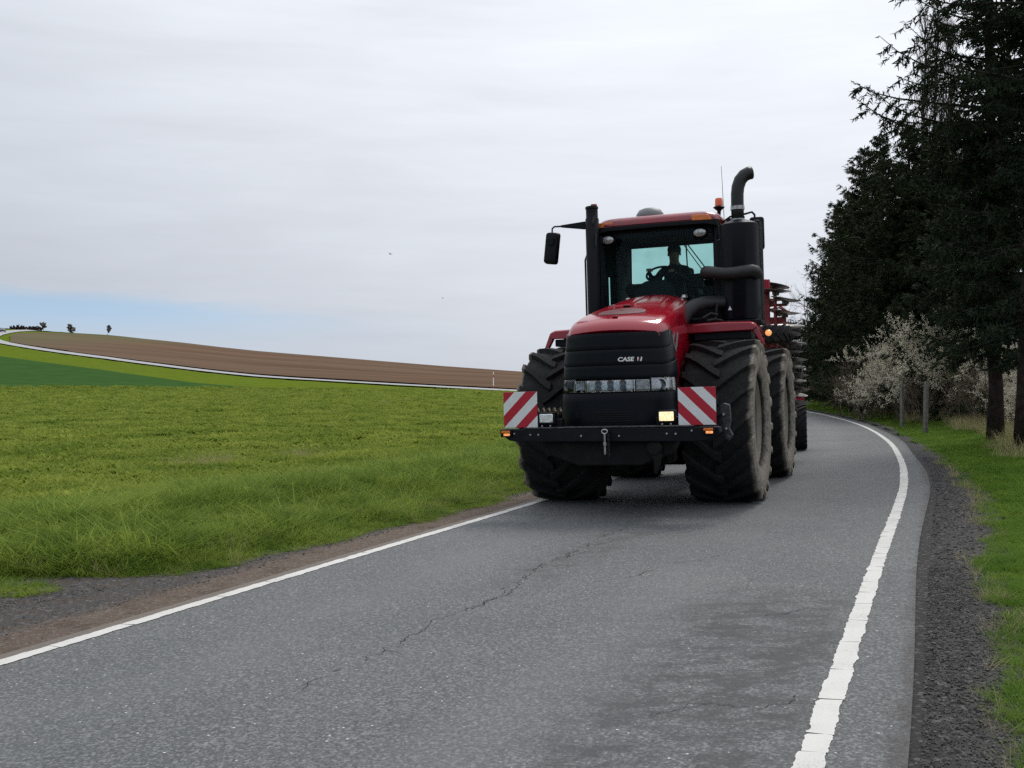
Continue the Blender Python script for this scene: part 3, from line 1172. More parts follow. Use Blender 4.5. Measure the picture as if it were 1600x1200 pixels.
# model number on the flank of the bonnet
_sx = .622
_m = Matrix.Translation((_sx + .012, -1.02, 2.02)) @ Matrix.Rotation(R(2.5), 4, 'Z') @ Matrix.Rotation(R(90), 4, 'Z') @ Matrix.Rotation(R(90), 4, 'X')
mb = MB()
for (y, z, l, a, w) in ((-1.30, 1.96, .34, 62, .05), (-1.20, 2.02, .30, 58, .035), (-1.12, 1.98, .20, -35, .03), (-.98, 2.04, .26, 60, .05), (-.90, 2.06, .2, 55, .03), (-1.24, 1.84, .16, 40, .025)):
    mb.box((np.interp(y, [-1.4, -1.05, -.6], [.634, .632, .602]) + .008, y, z), (.006, l, w), rot=(R(a), 0, 0))
mb.build('side_decal', M_GREYD, hood)

# ---- grille
def grille_pt(t, z, dy=0.0, lift=True):
    """t from -1..1 across the front, beyond that round the corner"""
    w = np.interp(z, [.95, 1.5, 1.8, 2.15], [.655, .625, .600, .560])
    s = 1 if t >= 0 else -1
    a = abs(t)
    if a <= 1:
        x = s * a * w
        y = -1.78 + .20 * a ** 2.4
        e = 0
    else:
        e = a - 1
        x = s * (w + .085 * (1 - math.exp(-e * 6)))
        y = -1.58 + e * 1.0
    y += (z - 1.0) * .035
    zz = z + (.22 * e if (lift and z > 1.62) else 0)
    return (x, y + dy, zz)


def grille_strip(z0, z1, t0, t1, name, mat, parent, dy=0.0, n=30, thick=.035, rows=4, bev=.006, lift=True):
    mb = MB()
    loops = []
    for j in range(rows + 1):
        z = z0 + (z1 - z0) * j / rows
        loops.append([grille_pt(t0 + (t1 - t0) * k / n, z, dy, lift) for k in range(n + 1)])
    back = []
    mb.loft(loops, closed=False)
    o = mb.build(name, mat, parent, smooth=50, fix=True)
    sd = o.modifiers.new('thickness', 'SOLIDIFY')
    sd.thickness = thick
    sd.offset = 0
    if bev:
        b = o.modifiers.new('edge', 'BEVEL')
        b.width = bev
        b.segments = 2
        b.limit_method = 'ANGLE'
        b.angle_limit = R(40)
    return o


grille = grille_strip(1.0, 2.12, -1.22, 1.22, 'grille', M_BLACK, tractor, dy=.055, thick=.03, bev=0)
for (z0, z1, tt) in ((1.03, 1.432, 1.30), (1.608, 1.757, 1.30), (1.763, 1.943, 1.27), (1.949, 2.137, 1.16)):
    grille_strip(z0, z1, -tt, tt, 'grille_panel', M_GRILLE, grille, bev=.0025)
# side slats low on the front
for k in range(5):
    grille_strip(1.10 + k * .025, 1.108 + k * .025, -.45, .45, 'grille_slat', M_STEEL, grille, dy=-.020, thick=.010, rows=1, bev=0, n=14)
# lamp strip
for (t0, t1, nm, mt) in ((-1.16, -.745, 'headlight', M_LAMP), (-.735, -.50, 'work_lamp', M_LAMPD), (-.485, .455, 'light_bar', M_LAMP), (.47, .715, 'work_lamp', M_LAMPD), (.73, 1.18, 'headlight', M_LAMP)):
    top = 1.605 if nm == 'headlight' else 1.585
    p = grille_strip(1.447, top, t0, t1, nm, mt, tractor, dy=.012, n=10, thick=.02, bev=.004, lift=False)
    grille_strip(1.450, top - .004, t0 + .008, t1 - .008, 'lens', M_LENS, p, dy=-.016, n=10, thick=.006, bev=0, lift=False)
    if nm == 'light_bar':
        for row, zz in enumerate((1.548, 1.487)):
            for k in range(3):
                tx = -.24 + k * .24 + (.0 if row == 0 else 0)
                c = grille_pt(tx, zz, 0)
                m2 = MB()
                m2.lathe([(.001, -.006), (.022, -.006), (.036, -.012), (.040, -.012), (.040, .008)], (c[0], c[1], c[2]), axis='y', n=14)
                m2.build('led', M_LED, p)
    elif nm == 'headlight':
        c = grille_pt((t0 + t1) / 2 + (.05 if t0 < 0 else -.05), 1.525, 0)
        m2 = MB()
        m2.lathe([(.001, .004), (.03, 0), (.055, -.010), (.060, -.012), (.060, .01)], c, axis='y', n=18)
        m2.build('bulb_reflector', M_LED, p)
# lettering on the grille
_g = grille_pt(.40, 1.82)
_rot = Matrix.Rotation(math.atan2(.20 * 2.4 * .40 ** 1.4 / .6, 1), 4, 'Z')
stroke_text('CASE', .066, M_WHITE, 'lettering', grille, Matrix.Translation((.190, grille_pt(.317, 1.82)[1] - .024, 1.822)) @ _rot @ Matrix.Rotation(R(90), 4, 'X') @ Matrix.Scale(1.22, 4, (1, 0, 0)), shear=.12, bold=.0022)
mb = MB()                                             # the slanted double bar that follows the name
_gx, _gy = .345, grille_pt(.575, 1.82)[1] - .026
for (dx, h, w_) in ((-.020, .048, .016), (.022, .048, .016)):
    mb.add([(_gx + dx - w_ / 2 - .006, _gy, 1.822 - h / 2), (_gx + dx + w_ / 2 - .006, _gy, 1.822 - h / 2), (_gx + dx + w_ / 2 + .006, _gy, 1.822 + h / 2), (_gx + dx - w_ / 2 + .006, _gy, 1.822 + h / 2)], [(0, 1, 2, 3)])
mb.build('lettering', M_WHITE, grille, smooth=None)
mb = MB()
mb.add([(_gx - .008, _gy - .001, 1.806), (_gx + .006, _gy - .001, 1.806), (_gx + .002, _gy - .001, 1.834), (_gx - .004, _gy - .001, 1.834)], [(0, 1, 2, 3)])
mb.build('lettering', pmat('red_lettering', (.5, .01, .02), .4, var=.05), grille, smooth=None)

# ---- bumper beam with its fittings
mb = MB()
mb.prism([(-1.285, 1.040), (-1.285, .985), (-1.17, .905), (-1.05, .885), (1.06, .870), (1.20, .885), (1.305, .965), (1.305, 1.036)], 'y', -2.075, -1.84)
bumper = mb.build('bumper', M_STEEL, tractor, bevel=.014)
MB().box((0.02, -1.95, 1.047), (2.0, .26, .016)).build('step_plate', pmat('scuffed_step_edge', (0.06, 0.06, 0.062), .45, var=.5, scale=14, metal=.4), bumper, bevel=.004)
mb = MB()
for (x, z) in ((-1.10, .985), (-.90, .97), (-.80, .97), (-.28, .95), (.17, .945), (.72, .965), (.82, .962), (1.00, .995)):
    mb2 = MB().lathe([(.0, -.012), (.011, -.011), (.014, -.004), (.014, .004)], (x, -2.077, z), axis='y', n=8)
    mb2.build('bolt', M_CHROME, bumper)
# drop plates and weight carrier under the beam
mb = MB()
mb.prism([(-.78, .905), (-.70, .72), (-.36, .60), (.40, .60), (.70, .72), (.80, .90)], 'y', -1.98, -1.55)
mb.box((0, -1.2, .80), (.9, 1.0, .34))
mb.build('front_carrier', M_FRAME, tractor, bevel=.015)
mb = MB()
mb.box((.02, -2.10, .90), (.075, .06, .22))
mb.tube([(.02, -2.14, .87), (.02, -2.14, .97)], .020, 10)
mb.build('hitch_clevis', M_STEEL, bumper, bevel=.006)
mb = MB()
mb.tube([(.02 + .034 * math.cos(a), -2.15, 1.0 + .024 * math.sin(a)) for a in [2 * math.pi * k / 14 for k in range(15)]], .008, 6)
mb.tube([(.02, -2.15, .975), (.02, -2.15, .74)], .013, 8)
mb.tube([(.02, -2.15, .88), (.02, -2.15, .84)], .022, 8)
mb.build('hitch_pin', M_CHROME, bumper)
mb = MB()
for k in range(9):
    z = .95 - k * .028
    mb.tube([(.062 + .009 * math.cos(a), -2.145 + (.009 * math.sin(a) if k % 2 else 0), z + (.018 * math.sin(a))) for a in [2 * math.pi * j / 8 for j in range(9)]], .0035, 4)
mb.build('chain', M_EXH, bumper)
# coupling hook hanging under the beam
mb = MB()
mb.lathe([(.0, -.03), (.08, -.03), (.10, 0), (.08, .03), (.0, .03)], (.56, -2.02, .80), axis='y', n=16)
mb.prism([(.50, .84), (.63, .84), (.645, .72), (.61, .60), (.57, .50), (.545, .53), (.55, .66), (.50, .74)], 'y', -2.04, -1.95)
mb.build('coupling_hook', M_FRAME, bumper, bevel=.012)

M_BL, M_BR = board_mat('striped_board_sheet', 1.0), board_mat('striped_board_sheet_mirrored', -1.0)
for (bx, sgn, mt) in ((-1.044, 1, M_BL), (1.052, -1, M_BR)):
    mb = MB()
    mb.box((0, 0, 0), (.423, .008, .423))
    o = mb.build('warning_board', mt, tractor, bevel=.002, loc=(bx, -2.0, 1.266))
    o['label'] = 'red and white diagonally striped warning board'
    fr = MB()
    fr.box((0, .014, 0), (.418, .012, .418))
    fr.box((0, .03, -.2), (.05, .03, .25))
    fr.build('board_backing', M_STEEL, o)
# board_mat measures stripes from the outer top corner; fog lamps, markers
for (x, mt, lit) in ((-.730, M_LAMP, False), (.700, M_LIT, True)):
    mb = MB()
    mb.box((x, -1.93, 1.152), (.205, .10, .150))
    mb.box((x + (.02 if x < 0 else .01), -1.86, 1.10), (.30, .10, .10))
    p = mb.build('fog_lamp', M_BLACK, tractor, bevel=.012)
    mb = MB().box((x, -1.988, 1.157), (.165, .02, .102))
    ln = mb.build('lens', mt, p, bevel=.008)
    if lit: ln['label'] = 'lit warm yellow lens'
    for dx in (-.05, .05):
        MB().lathe([(.0, -.010), (.010, -.009), (.013, 0)], (x + dx, -1.99, 1.068), axis='y', n=8).build('bolt', M_CHROME, p)
for x in (-1.195, 1.190):
    p = MB().box((x, -2.09, .992), (.135, .05, .086)).build('marker_lamp', M_BLACK, tractor, bevel=.008)
    MB().box((x, -2.118, 1.008), (.104, .014, .030)).build('lens', M_AMBER, p, bevel=.004)
    MB().box((x + .012, -2.118, .976), (.076, .014, .026)).build('lens', M_LITA, p, bevel=.004)
# linkage arm folded against the right tyre
mb = MB()
mb.prism([(1.262, 1.25), (1.31, 1.29), (1.375, 1.27), (1.385, 1.10), (1.365, 1.00), (1.405, .93), (1.355, .86), (1.30, .98), (1.285, 1.12)], 'y', -1.78, -1.70)
mb.tube([(1.31, -1.80, 1.16), (1.31, -1.66, 1.16)], .026, 10)
mb.tube([(1.335, -1.80, 1.00), (1.335, -1.66, 1.00)], .022, 10)
mb.tube([(1.35, -1.82, .905), (1.35, -1.64, .905)], .026, 10)
mb.box((1.18, -1.74, 1.0), (.22, .05, .06))
arm = mb.build('linkage_arm', pmat('scuffed_arm_steel', (0.045, 0.047, 0.052), .5, metal=.3, var=.5, scale=18, dirt=(.10, .09, .08), dirt_amt=.3), tractor, bevel=.008)
for (x, z) in ((1.31, 1.16), (1.335, 1.0), (1.35, .905)):
    MB().lathe([(.0, -.012), (.014, -.01), (.016, 0)], (x, -1.80, z), axis='y', n=8).build('pin', M_CHROME, arm)
# tangle of hose ends on the left of the grille
mb = MB()
rg = random.Random(4)
for k in range(5):
    x = -.93 + .07 * k
    mb.tube([(x, -1.8, 1.16), (x + .02, -1.82, 1.24 + rg.uniform(0, .03)), (x + .05, -1.84, 1.27), (x + .07, -1.86, 1.23)], .014, 6)
mb.build('hose_coupling', pmat('hose_fittings', (.20, .16, .11), .5, metal=.3, var=.6, scale=30), tractor)
MB().box((-.80, -1.78, 1.12), (.34, .1, .16)).build('hose_bracket', M_STEEL, tractor, bevel=.01)

# ---- chassis, axles, belly
mb = MB()
mb.box((0, -.2, .95), (.80, 2.6, .50))
mb.box((0, 1.9, 1.05), (.55, 1.9, .55))
mb.box((0, 3.9, 1.00), (.80, 2.2, .55))
mb.box((0, -.9, 1.35), (1.05, 1.2, .5))
mb.box((0, .5, 1.75), (.86, .95, .7))
mb.box((0, 2.3, .62), (.62, 2.6, .46))
mb.box((-.05, .4, .62), (.55, 1.0, .34))
mb.box((0, 4.6, .62), (.5, .7, .5))
mb.build('chassis', M_FRAME, tractor, bevel=.03)
for y in (0, 3.69):
    mb = MB()
    mb.tube([(-1.05, y, 1.03), (-.62, y, 1.03), (-.34, y, 1.03), (0, y, 1.03), (.34, y, 1.03), (.62, y, 1.03), (1.05, y, 1.03)], [.16, .17, .20, .30, .20, .17, .16], 16)
    mb.lathe([(.0, -.34), (.2, -.30), (.31, -.1), (.31, .1), (.2, .30), (0, .34)], (0, y, .95), axis='y', n=18)
    mb.build('axle', M_FRAME, tractor)
mb = MB()
mb.box((0, 3.85, 1.75), (1.25, 1.9, 1.0))
mb.build('fuel_tank', M_BLACK, tractor, bevel=.08)
mb = MB()
for k in range(4):
    mb.box((-1.0, 1.65, .75 + k * .36), (.42, .42, .04))
for dx in (-.2, .2):
    mb.box((-1.0 + dx, 1.88, 1.3), (.03, .03, 1.3))
mb.build('cab_steps', M_STEEL, tractor, bevel=.006)
MB().box((1.0, 1.75, 1.35), (.55, .75, .75)).build('battery_box', M_BLACK, tractor, bevel=.04)

# ---- fenders: red, arched over the back half of each front tyre
for s in (-1, 1):
    mb = MB()
    loops = []
    for (y, dz, h) in ((.30, -.015, .105), (.33, .0, .12), (.70, .02, .10), (1.05, -.02, .08), (1.25, -.14, .06)):
        top = [(.52, 2.315), (.60, 2.325), (1.0, 2.335), (1.34, 2.325), (1.405, 2.300), (1.430, 2.25)]
        lp = [(s * x, y, z + dz) for x, z in top] + [(s * 1.385, y, 2.25 - h * .3 + dz), (s * 1.34, y, 2.325 - h + dz), (s * .52, y, 2.315 - h + dz)]
        loops.append(lp)
    mb.loft(loops, closed=True, caps=True)
    p = mb.build('fender', M_RED, tractor, smooth=40, bevel=.012)
    mb = MB()
    mb.prism([(s * 1.33, 2.30), (s * 1.425, 2.29), (s * 1.53, 2.03), (s * 1.50, 2.01), (s * 1.44, 2.10)], 'y', .34, .42)
    mb.build('fender_flap', M_RED, p, bevel=.008)
    MB().box((s * .98, .55, 2.15), (.75, .40, .10)).build('fender_bracket', M_STEEL, p, bevel=.01)
mb = MB()
mb.lathe([(.0, -.02), (.03, -.018), (.042, 0), (.042, .03)], (1.56, .50, 2.17), axis='y', n=14)
o = mb.build('indicator_lamp', M_LITA, tractor)
MB().tube([(1.45, .52, 2.12), (1.56, .53, 2.15)], .015, 8).build('lamp_stalk', M_BLACK, o)

# ---- cab
mb = MB()
mb.box((0, 1.80, 2.16), (1.62, 1.70, .62))                                # floor tub
mb.build('cab_base', M_BLACK, tractor, bevel=.05)
mb = MB()
for s in (-1, 1):
    mb.tube([(s * .80, 1.02, 2.40), (s * .835, 1.00, 3.0), (s * .83, 1.03, 3.78)], .052, 8)      # A pillars
    mb.tube([(s * .80, 2.62, 2.40), (s * .84, 2.64, 3.0), (s * .82, 2.60, 3.78)], .055, 8)       # rear pillars
    mb.tube([(s * .82, 1.95, 2.40), (s * .85, 1.95, 3.0), (s * .83, 1.95, 3.78)], .045, 8)       # door pillars
    mb.box((s * .82, 1.82, 2.47), (.07, 1.62, .10))
mb.box((0, 1.00, 2.50), (1.62, .08, .16))
mb.box((0, 2.63, 2.78), (1.62, .06, .72))
mb.box((0, 2.62, 3.75), (1.60, .08, .10))
cabf = mb.build('cab_frame', M_BLACK, tractor, bevel=.01)
mb = MB()
mb.prism([(-.86, 3.80), (-.855, 3.70), (-.70, 3.735), (0, 3.742), (.70, 3.735), (.855, 3.70), (.86, 3.80)], 'y', .86, 1.10)
mb.box((0, 1.06, 3.69), (1.55, .06, .12))
mb.build('visor', M_BLACK, cabf, bevel=.01)
mb = MB()
mb.box((0, 1.9, 3.775), (1.62, 1.5, .05))
mb.build('headliner', M_SEAT, cabf)
# dark panels inside the left of the cab (door post and trim seen through the windscreen)
mb = MB()
mb.box((-.815, 2.20, 2.95), (.05, .80, 1.0))
mb.prism([(1.9, 3.75), (2.6, 3.75), (2.6, 3.0), (2.35, 3.0)], 'x', -.84, -.79)
mb.box((-.815, 1.40, 3.45), (.05, .80, .62))
mb.box((-.815, 1.62, 2.86), (.05, .30, .70))
mb.box((-.815, 1.14, 3.0), (.05, .20, 1.2))
mb.build('cab_trim', M_SEAT, cabf, bevel=.01)


def pane(name, pts, mat, parent, thick=.008):
    mb = MB()
    mb.add(pts, [tuple(range(len(pts)))])
    o = mb.build(name, mat, parent, smooth=None, fix=False)
    return o


def wind_x(t, z): return t * np.interp(z, [2.5, 3.0, 3.75], [.775, .80, .795])
mb = MB()
loops = []
for j in range(6):
    z = 2.55 + 1.15 * j / 5
    loops.append([(wind_x(t, z), .985 + .09 * t * t - .0 * j, z) for t in [-1 + 2 * k / 10 for k in range(11)]])
mb.loft(loops, closed=False)
mb.build('windscreen', M_GLASS, tractor, smooth=180)
pane('rear_window', [(-.77, 2.63, 3.12), (.77, 2.63, 3.12), (.77, 2.62, 3.70), (-.77, 2.62, 3.70)], M_GLASS, tractor)
for s in (-1, 1):
    pane('side_window', [(s * .83, 1.08, 2.52), (s * .83, 1.92, 2.52), (s * .835, 1.92, 3.70), (s * .835, 1.08, 3.70)], M_GLASS, tractor)
    pane('side_window', [(s * .83, 1.99, 2.52), (s * .83, 2.58, 2.52), (s * .835, 2.56, 3.70), (s * .835, 1.99, 3.70)], M_GLASS, tractor)
# roof
def roof_loop(z, hx, y0, y1, r=.16, bow=.09):
    out = []
    for (cx, cy, a0) in ((hx - r, y1 - r, 0), (-hx + r, y1 - r, 90), (-hx + r, y0 + r, 180), (hx - r, y0 + r, 270)):
        for k in range(6):
            a = R(a0 + 18 * k)
            out.append((cx + r * math.cos(a), cy + r * math.sin(a), z))
    return [(x, y - (bow * (1 - (x / hx) ** 2) if y < 1.4 else 0), z + (.035 * (1 - (x / hx) ** 2))) for x, y, z in out]


mb = MB()
mb.loft([roof_loop(3.775, .80, 1.0, 2.62), roof_loop(3.765, .87, .93, 2.70), roof_loop(3.80, .895, .90, 2.72), roof_loop(3.855, .885, .915, 2.71), roof_loop(3.905, .845, .97, 2.66), roof_loop(3.935, .74, 1.10, 2.55), roof_loop(3.945, .45, 1.4, 2.3), roof_loop(3.948, .1, 1.7, 1.95, .04)], closed=True, caps=True)
roof = mb.build('roof', pmat('roof_red_paint', (0.24, 0.008, 0.020), .36, coat=.4, var=.1, dirt=(.16, .07, .06), dirt_amt=.2), tractor, smooth=50)
for s in (-1, 1):
    mb = MB()
    x0, x1 = (.52, .80) if s > 0 else (-.86, -.62)
    pts = [(x0, 3.792), (x1, 3.785), (x1 - (.05 if s > 0 else 0), 3.865), (x0 + (.0 if s > 0 else .02), 3.87)]
    yy = .865 if s > 0 else .89
    mb.prism(pts, 'y', yy - .012, yy + .10)
    mb.build('roof_lamp', M_AMBER, roof, bevel=.008)
    mb = MB()
    xx = s * .70 - (.02 if s > 0 else 0)
    mb.lathe([(.0, -.050), (.05, -.046), (.078, -.030), (.084, 0), (.07, .03), (0, .05)], (0, 0, 0), axis='y', n=20)
    o = mb.build('work_light', M_LAMPD, tractor, loc=(xx - .06 * (s > 0), .93, 3.625 if s > 0 else 3.62))
    o.scale = (1.1, 1, .72)
    mb = MB()
    mb.lathe([(.090, -.030), (.098, -.02), (.098, .05), (.0, .06)], (0, 0, 0), axis='y', n=20)
    mb.tube([(0, .02, .09), (0, .06, .2)], .018, 8)
    mb.build('housing', M_BLACK, o)
mb = MB()
mb.lathe([(.0, .15), (.10, .145), (.16, .12), (.20, .06), (.205, .02), (.20, 0)], (-.22, 1.55, 3.985), n=24)
dome = mb.build('satellite_dome', M_DOME, tractor)
mb = MB()
mb.box((-.22, 1.55, 3.972), (.44, .30, .03))
mb.tube([(-.52, 1.50, 3.955), (-.40, 1.50, 3.985), (-.04, 1.5, 3.985), (.06, 1.5, 3.955)], .016, 8)
mb.build('dome_bracket', M_BLACK, dome)
mb = MB()
mb.lathe([(.0, 4.205), (.045, 4.20), (.055, 4.18), (.058, 4.085), (.050, 4.085)], (.785, 1.6, 0), n=18)
bea = mb.build('beacon', M_ORANGE, tractor)
mb = MB()
mb.lathe([(.0, 4.09), (.060, 4.088), (.085, 4.07), (.060, 4.045), (.03, 4.02), (.022, 3.96), (.022, 3.86), (0, 3.86)], (.785, 1.6, 0), n=18)
mb.build('beacon_base', M_BLACK, bea)
MB().tube([(.840, 1.7, 3.88), (.832, 1.7, 4.2), (.820, 1.7, 4.68)], [.005, .0045, .003], 6).build('antenna', M_EXH, tractor)

# cab inside: console, wheel, seat, monitor
mb = MB()
mb.loft([[(x, 1.16 + .02, z) for x, z in ((-.42, 2.5), (-.40, 2.86), (-.33, 2.98), (-.22, 3.03), (.06, 3.03), (.13, 2.98), (.18, 2.86), (.18, 2.5))],
         [(x, 1.42, z) for x, z in ((-.40, 2.5), (-.38, 2.84), (-.31, 2.96), (-.20, 3.00), (.04, 3.00), (.11, 2.96), (.16, 2.84), (.16, 2.5))]], closed=True, caps=True)
mb.build('dashboard', M_BLACK, tractor, bevel=.012)
mb = MB()
swc, tilt = Vector((-.10, 1.60, 3.16)), R(38)
ring = []
for k in range(25):
    a = 2 * math.pi * k / 24
    q = Vector((.205 * math.cos(a), .205 * math.sin(a), 0))
    q.rotate(Euler((tilt, 0, 0)))
    ring.append(swc + q)
mb.tube(ring, .017, 8, caps=False)
for a in (R(90), R(210), R(330)):
    q = Vector((.20 * math.cos(a), .20 * math.sin(a), 0))
    q.rotate(Euler((tilt, 0, 0)))
    mb.tube([swc, swc + q], .013, 6)
mb.tube([swc, swc + Vector((0, -.18, -.42))], .035, 10)
mb.build('steering_wheel', M_BLACK, tractor)
mb = MB()
mb.box((.03, 2.02, 2.66), (.50, .50, .14))
mb.box((.03, 2.30, 2.98), (.46, .13, .66), rot=(R(-8), 0, 0))
mb.box((.03, 1.98, 2.48), (.30, .34, .26))
st_ = mb.build('driver_seat', M_SEAT, tractor, bevel=.05)
mb = MB()
mb.box((.36, 1.98, 2.90), (.11, .42, .08))
mb.tube([(.36, 1.80, 2.94), (.37, 1.74, 3.06)], .028, 8)
mb.build('armrest', M_SEAT, st_, bevel=.02)
mb = MB()
mb.box((.44, 1.50, 3.02), (.26, .05, .20), rot=(0, 0, R(-25)))
mb.tube([(.44, 1.53, 2.95), (.48, 1.62, 2.6)], .02, 8)
mb.build('monitor', M_BLACK, tractor, bevel=.015)
mb = MB()
mb.lathe([(.0, -.02), (.06, 0), (.10, .07), (.09, .13), (.05, .17), (0, .18)], (-.58, 1.75, 2.88), n=14)
mb.tube([(-.58, 1.75, 2.9), (-.56, 1.80, 2.55)], .03, 8)
mb.build('passenger_headrest', M_SEAT, tractor)
mb = MB()
mb.tube([(.12, 2.60, 3.71), (.42, 2.60, 3.28)], .010, 6)
mb.tube([(.06, 2.60, 3.71), (.35, 2.60, 3.28)], .008, 6)
mb.tube([(.10, 2.60, 3.71), (.11, 2.60, 3.36), (.07, 2.60, 3.33)], .012, 6)
mb.build('wiper', M_BLACK, tractor)

# ---- intake stack at the left of the cab, mirrors
mb = MB()
mb.lathe([(.0, 2.45), (.095, 2.45), (.097, 3.92), (.085, 3.94), (.085, 4.06), (.095, 4.07), (.09, 4.10), (.05, 4.11), (0, 4.11)], (-.895, .80, 0), n=20)
mb.box((-.84, .90, 3.05), (.14, .14, 1.25))
stack = mb.build('intake_stack', M_BLACK, tractor)
mb = MB()
mb.lathe([(.03, 0), (.045, .01), (.045, .035), (0, .04)], (-.855, .775, 4.09), n=12)
mb.build('stack_lamp', pmat('dull_orange', (.22, .06, .02), .5), stack)
mb = MB()
mb.tube([(-.80, .73, 3.98), (-.83, .69, 3.92), (-.85, .69, 3.84)], .016, 6)
mb.tube([(-.81, .70, 3.70), (-.82, .69, 3.52)], .014, 6)
mb.tube([(-1.03, .86, 2.5), (-1.03, .86, 3.35), (-.99, .86, 3.45)], .014, 8)
mb.build('grab_rail', M_CHROME if False else M_EXH, stack)
mb = MB()
mb.prism([(-.98, 3.80), (-1.02, 3.79), (-1.37, 3.845), (-1.37, 3.875), (-1.02, 3.90), (-.98, 3.90)], 'y', .80, .85)
mir = mb.build('mirror_arm', M_BLACK, tractor, bevel=.006)
mb = MB()
mb.tube([(-1.36, .825, 3.86), (-1.47, .825, 3.865), (-1.505, .825, 3.84), (-1.515, .825, 3.68)], .013, 8)
mb.build('mirror_bracket', M_EXH, mir)


def mirror_body(c, w, h, d, rot, parent):
    mb = MB()
    out = []
    for (cx, cz, a0) in ((w / 2 - .04, h / 2 - .04, 0), (-w / 2 + .04, h / 2 - .04, 90), (-w / 2 + .04, -h / 2 + .04, 180), (w / 2 - .04, -h / 2 + .04, 270)):
        for k in range(5):
            a = R(a0 + 22.5 * k)
            out.append((cx + .04 * math.cos(a), cz + .04 * math.sin(a)))
    mb.loft([[(x * f, y, z * f) for x, z in out] for f, y in ((.80, -d * .5), (.96, -d * .38), (1, 0), (1, d * .5))], closed=True, caps=True)
    mb.box((w * .05, -d * .62, h * .20), (w * .5, d * .4, h * .2))
    o = mb.build('mirror_housing', M_BLACK, parent, bevel=.006)
    o.location = c
    o.rotation_euler = rot
    return o


mirror_body((-1.525, .84, 3.555), .20, .46, .10, (0, R(8), R(-12)), mir)
mb = MB()
mb.tube([(.86, 1.25, 3.78), (1.0, 1.22, 3.86), (1.20, 1.22, 3.88), (1.30, 1.22, 3.90), (1.335, 1.22, 3.86), (1.338, 1.22, 3.75)], .015, 8)
mb.tube([(.86, 1.25, 3.70), (.98, 1.22, 3.80), (1.2, 1.22, 3.84)], .013, 8)
mb.box((1.0, 1.2, 3.80), (.10, .06, .06))
mir2 = mb.build('mirror_arm', M_BLACK, tractor)
mirror_body((1.36, 1.24, 3.60), .20, .46, .10, (0, 0, R(10)), mir2)

# ---- exhaust after-treatment canister with its pipes
mb = MB()
def can_loop(z, hx, hy, r=.20, cx=1.18, cy=.80):
    out = []
    for (sx, sy, a0) in ((1, 1, 0), (-1, 1, 90), (-1, -1, 180), (1, -1, 270)):
        for k in range(7):
            a = R(a0 + 15 * k)
            out.append((cx + sx * (hx - r) + r * math.cos(a), cy + sy * (hy - r) + r * math.sin(a), z))
    return out
mb.loft([can_loop(2.36, .24, .22), can_loop(2.38, .262, .24), can_loop(3.64, .262, .24), can_loop(3.67, .258, .236), can_loop(3.72, .15, .15, .149), can_loop(3.735, .10, .10, .099)], closed=True, caps=True)
can = mb.build('exhaust_canister', pmat('canister_black', (0.0040, 0.0055, 0.0095), .42, var=.25, scale=3, spec=.18, dirt=(.012, .012, .014), dirt_amt=.2), tractor, smooth=45)
mb = MB()
mb.box((1.40, 1.0, 3.05), (.10, .30, 1.36))
mb.box((.90, .95, 2.9), (.12, .26, 1.2))
mb.build('canister_bracket', M_STEEL, can, bevel=.02)
mb = MB()
mb.add([(1.035, .553, 2.50), (1.085, .553, 2.50), (1.06, .553, 2.555)], [(0, 1, 2)])
mb.build('warning_sticker', M_WHITE, can, smooth=None)
mb = MB()
pp = [(1.155, .85, 3.70), (1.155, .85, 3.92), (1.158, .85, 4.10), (1.170, .855, 4.20), (1.200, .87, 4.29), (1.250, .895, 4.355), (1.305, .92, 4.385), (1.345, .94, 4.395)]
mb.tube(pp, [.086, .086, .086, .087, .088, .089, .090, .090], 18, caps=False)
ex = mb.build('exhaust_pipe', M_EXH, tractor, smooth=60)
sd = ex.modifiers.new('thickness', 'SOLIDIFY')
sd.thickness = .006
for (z0, z1) in ((3.885, 3.935), (3.735, 3.76)):
    MB().lathe([(.088, z0), (.096, z0), (.096, z1), (.088, z1)], (1.155, .85, 0), n=20).build('pipe_clamp', M_LAMPD, ex)
mb = MB()
pp = [(.74, .92, 3.03), (.73, .74, 3.035), (.745, .60, 3.035), (.80, .535, 3.025), (.90, .505, 3.005), (1.02, .485, 2.985), (1.15, .475, 2.985), (1.27, .485, 3.0), (1.36, .515, 3.01), (1.405, .58, 3.0), (1.41, .66, 2.97)]
mb.tube(pp, .083, 16)
pipe = mb.build('crossover_pipe', M_HOSE, tractor, smooth=60)
mb = MB()
mb.lathe([(.084, -.02), (.092, -.02), (.092, .02), (.084, .02)], (.735, .80, 3.035), axis='y', n=16)
mb.build('pipe_clamp', M_EXH, pipe)
mb = MB()
pp = [(.40, .15, 2.22), (.46, .22, 2.38), (.53, .30, 2.50), (.62, .40, 2.575), (.73, .50, 2.61), (.84, .58, 2.615), (.95, .66, 2.62)]
mb.tube(pp, [.10, .10, .098, .094, .09, .088, .088], 16)
mb.build('intake_hose', M_HOSE, tractor, smooth=60)
mb = MB()
mb.tube([(.72, .40, 2.40), (.82, .44, 2.46), (.90, .5, 2.44)], .022, 8)
mb.tube([(.78, .38, 2.36), (.88, .42, 2.38), (.96, .5, 2.36)], .018, 8)
mb.tube([(.86, .50, 2.32), (.90, .50, 2.60)], .02, 8)
mb.build('coolant_hose', M_EXH, tractor)
MB().box((1.10, .78, 2.33), (.75, .55, .06)).build('canister_shelf', M_STEEL, tractor, bevel=.01)


